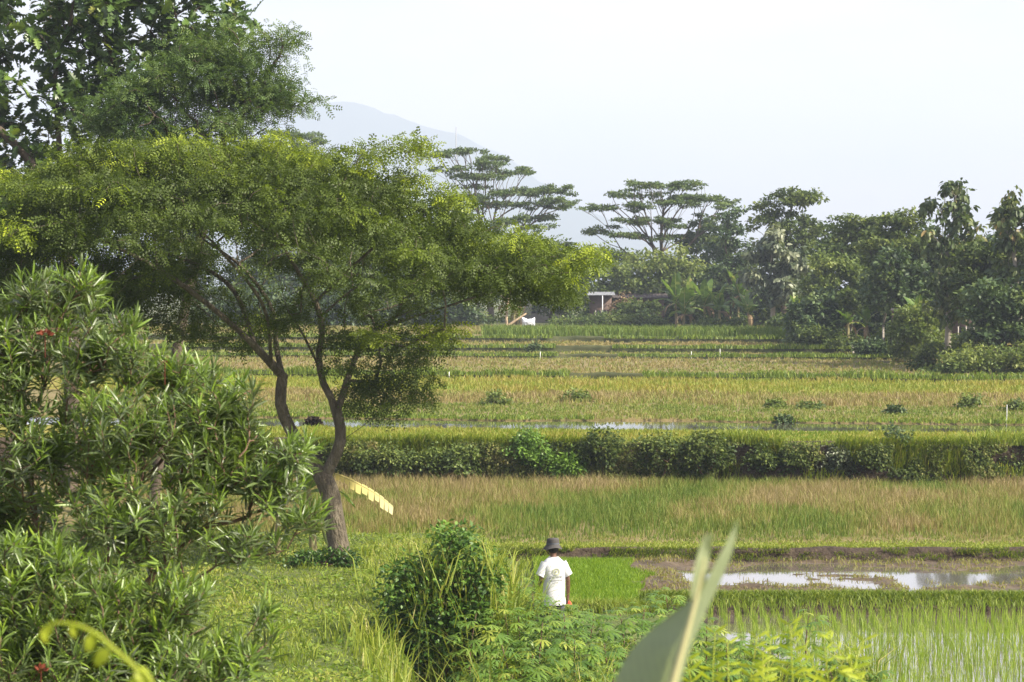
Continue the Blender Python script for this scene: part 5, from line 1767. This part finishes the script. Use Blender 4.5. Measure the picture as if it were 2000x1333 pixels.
# mast above the layered tree
mp_ = fbase(891, 182)
mt = thing('antenna_mast', 'thin grey antenna mast sticking up above the layered umbrella tree', 'mast', mp_)
m = MB()
H = P(891, 248, 182)[2] - mp_[2]
tube(m, [[0, 0, 0], [0, 0, H * 0.6], [0, 0, H]], [0.07, 0.05, 0.03], 6, cap=True)
m.build('pole', M['steel'], mt)
m = MB()
for dz in (0.3, 0.7, 1.1):
    tube(m, [[-0.35, 0, H - 2 - dz], [0.35, 0, H - 2 - dz]], 0.015, 4)
m.build('crossbar', M['steel'], mt)

# white stakes in the fields
for (u, v, Y, h, lab) in [(877, 747, 91, 0.30, 'short white stake in the golden rice near the spreading tree'), (1966, 832, 62.5, 0.55, 'white stake by the wet strip near the right edge'), (1350, 718, 113, 0.35, 'left one of two small white stakes in the dry stubble'), (1406, 718, 113, 0.5, 'right one of two small white stakes in the dry stubble'), (1055, 708, 114, 0.3, 'tiny white stake on the low bank right of the spreading tree')]:
    q = P(u, v, Y)
    z = float(field_h(np.array(q[0]), np.array(Y)))
    m = MB()
    tube(m, [[0, 0, -0.1], [0.01, 0, h + 0.1]], 0.010 if Y < 70 else 0.018, 6, cap=True)
    o = m.build('stake', M['white_paint'])
    o.location = (q[0], Y, z)
    tag(o, lab, 'stake', 'white stakes in the fields')

# dark clump by the channel
q = P(612, 835, 62)
m = MB()
n = 500
d = rand_dirs(n)
d[:, 2] = np.abs(d[:, 2])
scatter(m, T_DIA, F_DIA, d * np.array([0.2, 0.2, 0.2]) * (0.5 + 0.5 * rng.random(n))[:, None], nrm(d + rng.normal(size=(n, 3)) * .4 + np.array([0, 0, -.5])), rand_dirs(n), 0.12 + 0.08 * rng.random(n), rng.random(n) * 0.3)
M['straw_dark'] = leafmat('straw_dark', [(0, (0.02, 0.015, 0.012)), (1, (0.10, 0.07, 0.05))], 0.1, 0.8, 0.1)
o = m.build('straw_heap', M['straw_dark'])
o.location = (q[0], 62, 1.42)
tag(o, 'small dark heap of rotten straw beside the wet strip left of the trunk', 'heap')

# ------------------------------------------------------------------ dirt path below the oleander
xs = np.linspace(-0.5, 0.5, 8)
ys = np.linspace(9.0, 24.0, 60)
GX, GY = np.meshgrid(xs, ys)
PX = -2.45 - 0.02 * (GY - 9) + GX * (0.9 + 0.3 * fbm(GY * 0, GY, 98, 0.5)) - 0.10 * (GY - 10)
m = MB()
nx = len(xs)
I = np.arange(len(ys) - 1)[:, None] * nx + np.arange(nx - 1)[None]
m.add(np.stack([PX, GY, near_h(PX, GY) + 0.025 - 0.05 * (np.abs(GX) > 0.42)], -1).reshape(-1, 3), np.stack([I, I + 1, I + nx + 1, I + nx], -1).reshape(-1, 4))
m.build('dirt_path', M['soil'], smooth=True, kind='structure')

# ------------------------------------------------------------------ the person walking away
def plain(name, c, rough=0.8, spec=0.2, bump=0.15, sc=30):
    return surfmat(name, [(0.3, tuple(v * 0.85 for v in c)), (0.7, tuple(min(1, v * 1.1) for v in c))], sc, rough=rough, spec=spec, bump=bump, bscale=sc * 2, dist=0.01)


M['skin'] = plain('skin', (0.13, 0.065, 0.042), 0.5, 0.4)
M['shirt'] = plain('shirt', (0.60, 0.60, 0.62), 0.9, 0.1)
M['hat'] = plain('hat', (0.075, 0.07, 0.068), 0.9, 0.1)
M['trousers'] = plain('trousers', (0.10, 0.11, 0.13), 0.9, 0.1)
M['hair'] = plain('hair', (0.015, 0.012, 0.01), 0.6, 0.3)
M['print'] = plain('print', (0.36, 0.37, 0.36), 0.9, 0.1)
M['print_olive'] = plain('print_olive', (0.40, 0.41, 0.28), 0.9, 0.1)
M['red_cloth'] = plain('red_cloth', (0.55, 0.08, 0.05), 0.8, 0.2)

pxy = P(1082, 1285, 30.5)
pz = 0.10
person = thing('person', 'person in a white printed T-shirt and grey bucket hat walking away through the cassava', 'person', (pxy[0], 30.5, pz))
person.rotation_euler = (0, 0, math.radians(14))
person.scale = (0.95, 0.95, 0.985)
# local frame: x right, y forward (away from the camera), z up
J = {}
verts, edges, rads = [], [], []


def jv(name, co, r, parent=None):
    J[name] = len(verts)
    verts.append(co)
    rads.append(r)
    if parent:
        edges.append((J[parent], J[name]))


jv('pelvis', (0, 0, 0.92), 0.135)
jv('waist', (0, 0.01, 1.08), 0.12, 'pelvis')
jv('chest', (0, 0.01, 1.28), 0.14, 'waist')
jv('upchest', (0, 0.02, 1.38), 0.09, 'chest')
jv('neck', (0, 0.03, 1.48), 0.052, 'upchest')
jv('neck2', (0, 0.05, 1.535), 0.050, 'neck')
jv('head1', (0.0, 0.075, 1.60), 0.078, 'neck2')
jv('head2', (0.0, 0.080, 1.67), 0.092, 'head1')
jv('head3', (0.0, 0.075, 1.73), 0.070, 'head2')
for s, nm in ((1, 'r'), (-1, 'l')):
    jv('sh' + nm, (s * 0.15, 0.015, 1.385), 0.050, 'upchest')
    if s > 0:
        el, wr, hd = (0.235, -0.01, 1.14), (0.245, 0.03, 0.90), (0.245, 0.05, 0.82)
    else:
        el, wr, hd = (-0.225, -0.04, 1.16), (-0.20, 0.19, 1.06), (-0.185, 0.26, 1.05)
    jv('ua' + nm, tuple(np.array([s * 0.20, 0.0, 1.30])), 0.050, 'sh' + nm)
    jv('el' + nm, el, 0.040, 'ua' + nm)
    jv('fa' + nm, tuple((np.array(el) * .55 + np.array(wr) * .45)), 0.038, 'el' + nm)
    jv('wr' + nm, wr, 0.026, 'fa' + nm)
    jv('hd' + nm, hd, 0.030, 'wr' + nm)
    a = nrm(np.array(hd) - np.array(wr))
    side = nrm(np.cross(a, np.array([s, 0, 0.0])) + 1e-6)
    inn = np.array([-s, 0, 0.0])
    for q, (o_, l_) in enumerate([(-0.027, 0.062), (-0.009, 0.074), (0.010, 0.070), (0.027, 0.054)]):
        b0 = np.array(hd) + side * o_ + a * 0.03
        b1_ = b0 + a * l_ * 0.55 + inn * 0.012
        b2_ = b1_ + a * l_ * 0.3 + inn * 0.03
        jv(f'f{q}a{nm}', tuple(b0), 0.0095, 'hd' + nm)
        jv(f'f{q}b{nm}', tuple(b1_), 0.009, f'f{q}a{nm}')
        jv(f'f{q}c{nm}', tuple(b2_), 0.0075, f'f{q}b{nm}')
    t0 = np.array(hd) - a * 0.015 + side * 0.034
    jv('tha' + nm, tuple(t0), 0.011, 'hd' + nm)
    jv('thb' + nm, tuple(t0 + side * 0.018 + a * 0.035 + inn * 0.012), 0.0095, 'tha' + nm)
    fy = 0.10 if s > 0 else -0.06
    jv('hip' + nm, (s * 0.09, 0, 0.86), 0.095, 'pelvis')
    jv('kn' + nm, (s * 0.10, fy + 0.02, 0.48), 0.058, 'hip' + nm)
    jv('cf' + nm, (s * 0.105, fy * 1.0 - 0.02, 0.34), 0.055, 'kn' + nm)
    jv('an' + nm, (s * 0.11, fy * 1.1, 0.085), 0.035, 'cf' + nm)
    jv('hl' + nm, (s * 0.11, fy * 1.1 - 0.03, 0.04), 0.034, 'an' + nm)
    jv('to' + nm, (s * 0.125, fy * 1.1 + 0.15, 0.03), 0.028, 'an' + nm)
me = bpy.data.meshes.new('body_cage')
me.from_pydata([tuple(map(float, v)) for v in verts], edges, [])
cage = bpy.data.objects.new('body', me)
COL.objects.link(cage)
md = cage.modifiers.new('skin', 'SKIN')
md.use_smooth_shade = True
for i, v in enumerate(me.skin_vertices[0].data):
    v.radius = (rads[i], rads[i])
    v.use_root = (i == 0)
ms_ = cage.modifiers.new('sub', 'SUBSURF')
ms_.levels = ms_.render_levels = 2
dg = bpy.context.evaluated_depsgraph_get()
me2 = bpy.data.meshes.new_from_object(cage.evaluated_get(dg))
bpy.data.objects.remove(cage)
me2.materials.clear()
me2.materials.append(M['skin'])
for p_ in me2.polygons:
    p_.use_smooth = True
    p_.material_index = 0
body = link('body', me2, person)


def ring(c, rx, ry, k=28, sq=2.3, wob=0.0, tilt=0.0):
    th = np.arange(k) * 2 * math.pi / k
    cx_, sx_ = np.cos(th), np.sin(th)
    x_ = np.sign(cx_) * np.abs(cx_) ** (2 / sq) * rx
    y_ = np.sign(sx_) * np.abs(sx_) ** (2 / sq) * ry
    w_ = 1 + wob * np.sin(th * 5 + c[2] * 20) + wob * 0.6 * np.sin(th * 9 - c[2] * 33)
    return np.stack([c[0] + x_ * w_, c[1] + y_ * w_, np.full(k, c[2]) + tilt * np.abs(x_)], 1)


SHIRT = [((0, 0.0, 0.765), 0.188, 0.145, .05), ((0, 0.0, 0.80), 0.188, 0.146, .045), ((0, 0.0, 0.90), 0.184, 0.145, .035), ((0, 0.0, 1.0), 0.180, 0.142, .035), ((0, 0.005, 1.10), 0.180, 0.14, .03), ((0, 0.01, 1.25), 0.190, 0.148, .018),
         ((0, 0.015, 1.36), 0.200, 0.145, .012), ((0, 0.02, 1.43), 0.188, 0.122, .006), ((0, 0.025, 1.475), 0.15, 0.095, 0), ((0, 0.03, 1.50), 0.095, 0.075, 0), ((0, 0.033, 1.505), 0.075, 0.068, 0)]
m = MB()
rings_ = [ring(c, rx, ry, wob=w) for c, rx, ry, w in SHIRT]
for i, r_ in enumerate(rings_):
    if 5 <= i <= 8:
        r_[:, 2] -= 0.12 * np.abs(r_[:, 0]) * (i - 4) / 4
loft(m, rings_, caps=False)
shirt = m.build('shirt', M['shirt'], person, smooth=True)
for s in (1, -1):
    m = MB()
    a0 = np.array([s * 0.13, 0.015, 1.415])
    a1 = np.array([s * 0.238, -0.01, 1.215])
    pts = [a0 + (a1 - a0) * t for t in np.linspace(0, 1, 7)]
    tube(m, pts, [0.085, 0.088, 0.086, 0.083, 0.081, 0.080, 0.079], 16)
    m.build('sleeve', M['shirt'], shirt, smooth=True)
m = MB()
th = np.linspace(0, 2 * math.pi, 20, endpoint=False)
c_ = np.stack([0.078 * np.cos(th), 0.033 + 0.070 * np.sin(th), np.full(20, 1.507)], 1)
tube(m, np.vstack([c_, c_[:1]]), 0.009, 6)
m.build('collar', M['shirt'], shirt, smooth=True)


def backpt(x_, z_):
    """a point just proud of the shirt's back"""
    zs = [c[2] for c, *_ in SHIRT]
    rx = np.interp(z_, zs, [s_[1] for s_ in SHIRT])
    ry = np.interp(z_, zs, [s_[2] for s_ in SHIRT])
    w_ = np.interp(z_, zs, [s_[3] for s_ in SHIRT])
    cy_ = np.interp(z_, zs, [s_[0][1] for s_ in SHIRT])
    q = (1 - min(0.999, abs(x_) / rx) ** 2.3) ** (1 / 2.3)
    return np.array([x_, cy_ - ry * q * (1 + w_ * 1.2) - 0.007, z_])


def mark(mb, x0, x1, z0, z1):
    n = max(2, int(abs(x1 - x0) / 0.015) + 1)
    V = []
    for t in np.linspace(0, 1, n):
        x_ = x0 + (x1 - x0) * t
        V += [backpt(x_, z0), backpt(x_, z1)]
    i = np.arange(n - 1) * 2
    mb.add(V, np.stack([i, i + 2, i + 3, i + 1], 1))


m = MB()                                               # round emblem outline with legs, above illegible lines of print
for t in np.linspace(0.0, 2 * math.pi, 22)[:-1]:
    x_, z_ = 0.055 * math.cos(t), 1.30 + 0.045 * math.sin(t)
    mark(m, x_ - 0.009, x_ + 0.009, z_ - 0.007, z_ + 0.007)
mark(m, -0.02, 0.02, 1.285, 1.315)
m.build('print', M['print_olive'], shirt)
m = MB()
for zr, ws, hh_ in [(1.205, [0.05, 0.04, 0.06, 0.03], 0.030), (1.160, [0.03, 0.05, 0.04, 0.03, 0.05], 0.016), (1.125, [0.035, 0.03], 0.012)]:
    tot = sum(ws) + 0.012 * (len(ws) - 1)
    x_ = -tot / 2
    for w in ws:
        mark(m, x_, x_ + w, zr, zr + hh_)
        x_ += w + 0.012
m.build('print', M['print'], shirt)
# trousers
m = MB()
loft(m, [ring((0, 0, z_), rx, ry, wob=.01) for z_, rx, ry in [(0.97, .165, .125), (0.90, .175, .135), (0.82, .18, .14), (0.76, .178, .135)]], caps=False)
tr_ = m.build('trousers', M['trousers'], person, smooth=True)
for s in (1, -1):
    fy = 0.10 if s > 0 else -0.06
    m = MB()
    tube(m, catmull([(s * .085, 0, .84), (s * .10, fy * .6, .62), (s * .10, fy + .02, .46), (s * .107, fy, .28), (s * .11, fy * 1.1, .12)], 9), np.linspace(.10, .062, 9), 14)
    m.build('trouser_leg', M['trousers'], tr_, smooth=True)
# bucket hat, hair, ears
m = MB()
prof = [(0.155, 1.635), (0.150, 1.640), (0.125, 1.675), (0.108, 1.700), (0.106, 1.725), (0.103, 1.765), (0.095, 1.795), (0.075, 1.806), (0.03, 1.81), (0.002, 1.81)]
hr_ = []
for r_, z_ in prof:
    q = ring((0, 0.075, z_), r_, r_ * 1.06, 28, 2.0, 0.012)
    q[:, 2] += 0.012 * np.sin(np.arange(28) * 2 * math.pi / 28 * 3) * (r_ > 0.12) - 0.12 * (q[:, 1] - 0.075)
    hr_.append(q)
loft(m, hr_, caps=False)
loft(m, [hr_[0], hr_[0] * np.array([0.93, 0.93, 1]) + np.array([0, 0.005, 0.012]), hr_[3] * np.array([0.95, 0.95, 1])], caps=False)
hat = m.build('bucket_hat', M['hat'], person, smooth=True)
m = MB()
hb = [ring((0, 0.075, z_), 0.1085, 0.1085 * 1.06, 28, 2.0, 0.012) for z_ in (1.703, 1.722)]
for q in hb:
    q[:, 2] += -0.12 * (q[:, 1] - 0.075)
loft(m, hb, caps=False)
m.build('hat_band', M['trousers'], hat, smooth=True)
m = MB()
loft(m, [ring((0, 0.066, z_), rx, ry, 18, 2.0) for z_, rx, ry in [(1.575, .055, .06), (1.60, .078, .082), (1.64, .092, .096), (1.70, .094, .098)]], caps=False)
hair = m.build('hair', M['hair'], person, smooth=True)
for s in (1, -1):
    m = MB()
    loft(m, [ring((s * 0.093, 0.08, z_), 0.010, w, 10, 2.0) for z_, w in [(1.595, .006), (1.605, .014), (1.63, .018), (1.65, .012), (1.655, .003)]])
    m.build('ear', M['skin'], body, smooth=True)
# face details, turned away from the camera
m = MB()
loft(m, [ring((0, 0.168 + dy, z_), w, 0.012, 10, 2.0) for z_, w, dy in [(1.675, .008, -.004), (1.645, .012, .006), (1.625, .017, .012), (1.618, .012, .004)]])
m.build('nose', M['skin'], body, smooth=True)
for s in (1, -1):
    m = MB()
    loft(m, [ring((s * 0.032, 0.158, z_), w, 0.012, 10, 2.0) for z_, w in [(1.662, .004), (1.668, .014), (1.674, .004)]])
    m.build('eye', M['hair'], body, smooth=True)
m = MB()
loft(m, [ring((0, 0.152, z_), w, 0.012, 10, 2.0) for z_, w in [(1.592, .012), (1.598, .024), (1.604, .014)]])
m.build('mouth', M['red_cloth'], body, smooth=True)

# red bundle carried in the right hand
m = MB()
loft(m, [ring((0, 0, z_), rx, rx * .8, 12, 2.0, .12) for z_, rx in [(-.07, .012), (-.06, .035), (-.03, .045), (0.0, .03), (.02, .012)]])
o = m.build('red_bundle', M['red_cloth'], smooth=True)
cr_, sr_ = math.cos(math.radians(14)), math.sin(math.radians(14))
hx, hy = 0.255, 0.045
o.location = (pxy[0] + hx * cr_ - hy * sr_, 30.5 + hx * sr_ + hy * cr_, pz + 0.77)
tag(o, 'small red bundle hanging from the right hand of the person', 'bundle')

# ------------------------------------------------------------------ plants right in front of the camera
M['near_leaf'] = leafmat('near_leaf', [(0, (0.19, 0.23, 0.15)), (0.5, (0.25, 0.30, 0.18)), (1, (0.42, 0.46, 0.28))], 0.42, 0.45, 0.45, tint=(1.2, 1.15, 0.75))
M['near_rib'] = leafmat('near_rib', [(0, (0.42, 0.42, 0.20)), (1, (0.55, 0.50, 0.28))], 0.15, 0.5, 0.3)
YL = 2.3
lb = np.array([P(1240, 0, YL)[0], YL, 0])
lb[2] = float(near_h(lb[0], lb[1]))
nl_ = thing('broad_leaf_plant', 'big out-of-focus grey-green leaf with split tip rising in the foreground', 'plant', lb)


def patch(pl, pr, nseg, ncross, bulge, var):
    """curved blade between two edge curves"""
    a_, b__ = catmull(pl, nseg), catmull(pr, nseg)
    V = []
    for i in range(nseg):
        for j in range(ncross):
            t = j / (ncross - 1)
            q = a_[i] * (1 - t) + b__[i] * t
            V.append(q + np.array([0, bulge * math.sin(math.pi * t), 0]))
    I = np.arange(nseg - 1)[:, None] * ncross + np.arange(ncross - 1)[None]
    m_ = MB()
    ii, jj = np.meshgrid(np.arange(nseg - 1), np.arange(ncross - 1), indexing='ij')
    vein = 0.10 * np.sin((ii * 1.1 + jj * 1.9)) + 0.25 * (fbm(ii * 0.3, jj * 0.3, 99, 1.0, 3) - 0.5)
    m_.add(np.array(V) - lb, np.stack([I, I + 1, I + ncross + 1, I + ncross], -1).reshape(-1, 4), (var + vein).ravel())
    return m_


patch([P(1150, 1560, YL + .05), P(1175, 1420, YL + .07), P(1200, 1333, YL + .08), P(1235, 1268, YL + .08), P(1290, 1216, YL + .06), P(1348, 1172, YL + .02)],
      [P(1262, 1560, YL - .01), P(1290, 1420, YL - .01), P(1312, 1333, YL - .01), P(1330, 1268, YL - .01), P(1346, 1216, YL), P(1360, 1165, YL)], 70, 22, 0.008, 0.35).build('leaf_blade', M['near_leaf'], nl_, smooth=True)
patch([P(1346, 1176, YL), P(1352, 1130, YL - .005), P(1364, 1078, YL - .01), P(1376, 1048, YL - .02), P(1386, 1042, YL - .02)],
      [P(1372, 1172, YL + .02), P(1380, 1128, YL + .02), P(1386, 1085, YL + .015), P(1391, 1058, YL), P(1394, 1044, YL - .01)], 40, 10, 0.004, 0.85).build('leaf_lobe', M['near_leaf'], nl_, smooth=True)
patch([P(1300, 1420, YL + .002), P(1318, 1333, YL + .002), P(1340, 1250, YL + .002), P(1364, 1170, YL + .004), P(1388, 1118, YL + .01), P(1412, 1072, YL + .02), P(1434, 1030, YL + .03), P(1441, 1012, YL + .035)],
      [P(1308, 1420, YL + .03), P(1330, 1333, YL + .04), P(1352, 1260, YL + .05), P(1384, 1185, YL + .06), P(1410, 1130, YL + .06), P(1430, 1080, YL + .05), P(1440, 1036, YL + .04), P(1443, 1013, YL + .036)], 60, 10, 0.004, 0.7).build('leaf_lobe', M['near_leaf'], nl_, smooth=True)
m = MB()
st = catmull([lb + np.array([0, 0, -0.05]), P(1235, 2300, YL), P(1255, 1700, YL), P(1290, 1420, YL - .012), P(1314, 1333, YL - .012), P(1346, 1220, YL - .006), P(1364, 1150, YL - .002), P(1376, 1090, YL)], 30) - lb
tube(m, st, np.concatenate([np.linspace(0.009, 0.005, 15), np.linspace(0.005, 0.0012, 15)]), 8, 0.6)
m.build('midrib', M['near_rib'], nl_, smooth=True)

YD = 2.1
tb = np.array([P(380, 0, YD)[0], YD, 0])
tb[2] = float(near_h(tb[0], tb[1]))
td = thing('climbing_shoot', 'blurred yellow-green shoot arching into the bottom left corner', 'plant', tb)
m = MB()
st = catmull([tb + [0, 0, -.05], P(360, 2200, YD), P(335, 1500, YD), P(298, 1340, YD), P(262, 1303, YD), P(222, 1268, YD), P(186, 1238, YD), P(145, 1220, YD), P(105, 1218, YD), P(80, 1232, YD)], 40) - tb
tube(m, st, np.linspace(0.0038, 0.0014, 40), 7, 0.8)
m.build('stem', M['fern'], td, smooth=True)
for (u, v, du, dv, s) in [(215, 1265, -45, 50, .028), (180, 1236, -10, 60, .024), (100, 1220, -25, 40, .020), (84, 1230, 10, 40, .016), (285, 1322, -30, 20, .03), (262, 1303, 30, 30, .03), (140, 1220, 10, 35, .016)]:
    d = P(u + du, v + dv, YD) - P(u, v, YD)
    m = MB()
    m.V.append((T_BIG * s).astype(np.float32))
    for f in F_BIG:
        m.F.append(f)
        m.A.append(np.full(len(f), 0.9, np.float32))
    m.n = 8
    place_leaf(m.mesh('leaf', M['fern']), td, P(u, v, YD) - tb, nrm(d), np.array([0.3, -0.8, 0.5]), 1.0)


# ferns at the bottom edge
def frond_mesh():
    m_ = MB()
    n_ = 44
    st_ = np.array([[t, 0, 0.75 * t - 0.85 * t * t] for t in np.linspace(0, 1, n_)])
    tube(m_, st_, np.linspace(0.006, 0.0015, n_), 5, 0.9)
    pos_, d_, u_, s_ = [], [], [], []
    for i in range(6, n_):
        for sg in (1, -1):
            pos_.append(st_[i])
            d_.append([0.30 + 0.1 * rng.normal(), sg, -0.25 + 0.12 * rng.normal()])
            u_.append([0, 0.3 * rng.normal(), 1])
            s_.append((0.062 * math.sin(math.pi * min(1, 0.10 + 0.90 * (1 - i / n_))) ** 0.8 + 0.012) * rng.uniform(0.85, 1.1))
    s_ = np.array(s_)
    scatter(m_, T_LAN, F_LAN, np.array(pos_), np.array(d_, float), np.array(u_, float), np.stack([s_, s_ * 1.5, s_], 1), rng.uniform(0.2, 1, len(pos_)))
    return m_.mesh('frond', M['fern'])


FR = frond_mesh()
for (u, Y, lab, fr) in [(1440, 5.6, 'yellow-green fern at the bottom edge, just right of the blurred leaf', [(1385, 1318), (1465, 1304), (1345, 1322), (1510, 1316), (1425, 1324), (1490, 1326)]), (1600, 5.2, 'yellow-green fern with curled tips at the bottom edge, further right', [(1548, 1308), (1612, 1314), (1655, 1302), (1690, 1306), (1580, 1318), (1630, 1326)])]:
    b = np.array([P(u, 0, Y)[0], Y, 0])
    b[2] = float(near_h(b[0], b[1]))
    ft = thing('fern', lab, 'fern', b, None)
    for (fu, fv) in fr:
        tip = P(fu, fv, Y + rng.uniform(-.15, .15)) - b
        h_ = tip[2]
        s = h_ * 1.0
        d = nrm(np.array([tip[0] * 1.6 + rng.normal() * 0.15, rng.normal() * 0.3, h_ * 1.0]))
        place_leaf(FR, ft, tip - d * s * 0.93, d, nrm(np.array([0.5 * rng.normal(), -0.8, 0.25])), (s, s * 0.8, s * 0.8), 'frond')

# ------------------------------------------------------------------ mountain far away
YMt = 4200.0
m = MB()
us = np.linspace(-300, 1500, 90)
ridge = np.interp(us, [-300, 0, 300, 480, 600, 680, 760, 830, 900, 980, 1060, 1130, 1250, 1400, 1500], [520, 420, 330, 250, 205, 200, 218, 245, 262, 305, 355, 400, 455, 520, 560])
ridge = ridge + 16 * (fbm(us * 0.02, us * 0, 101, 1.0, 4) - 0.5)
rows = []
fr = np.linspace(0, 1, 16)
for j, t in enumerate(fr):
    for i, u in enumerate(us):
        top = P(u, ridge[i], YMt)
        h_ = max(2.0, top[2])
        sl = t ** 1.5
        w_ = (fbm(u * 0.015, t * 4, 103, 1.0, 4) - 0.5) * 240 * t * (1 - t)
        rows.append([top[0] * (1 - 0.12 * (1 - t)), YMt - 900 * (1 - t) + w_, 2.0 + (h_ - 2.0) * sl])
for j in range(1, 6):
    for i, u in enumerate(us):
        top = P(u, ridge[i], YMt)
        t = 1 - j / 5
        rows.append([top[0], YMt + 200 * j, 2.0 + max(0.0, top[2] - 2.0) * t ** 1.4])
k = len(us)
R_ = len(rows) // k
I = np.arange(R_ - 1)[:, None] * k + np.arange(k - 1)[None]
m.add(rows, np.stack([I, I + 1, I + k + 1, I + k], -1).reshape(-1, 4))
m.build('mountain', M['mountain'], smooth=True, kind='structure')

# ------------------------------------------------------------------ haze
m = MB()
box(m, (0, 2300, 239), (5200, 5800, 482))
hz = bpy.data.materials.new('haze')
hz.use_nodes = True
t = hz.node_tree
t.nodes.clear()
o_ = t.nodes.new('ShaderNodeOutputMaterial')
pv = t.nodes.new('ShaderNodeVolumePrincipled')
pv.inputs['Color'].default_value = (0.71, 0.82, 1.0, 1)
pv.inputs['Density'].default_value = 0.00045
pv.inputs['Anisotropy'].default_value = 0.0
t.links.new(pv.outputs[0], o_.inputs['Volume'])
ho = m.build('haze', hz, kind='stuff')
tag(ho, 'pale bluish haze filling the air over the fields', 'haze')
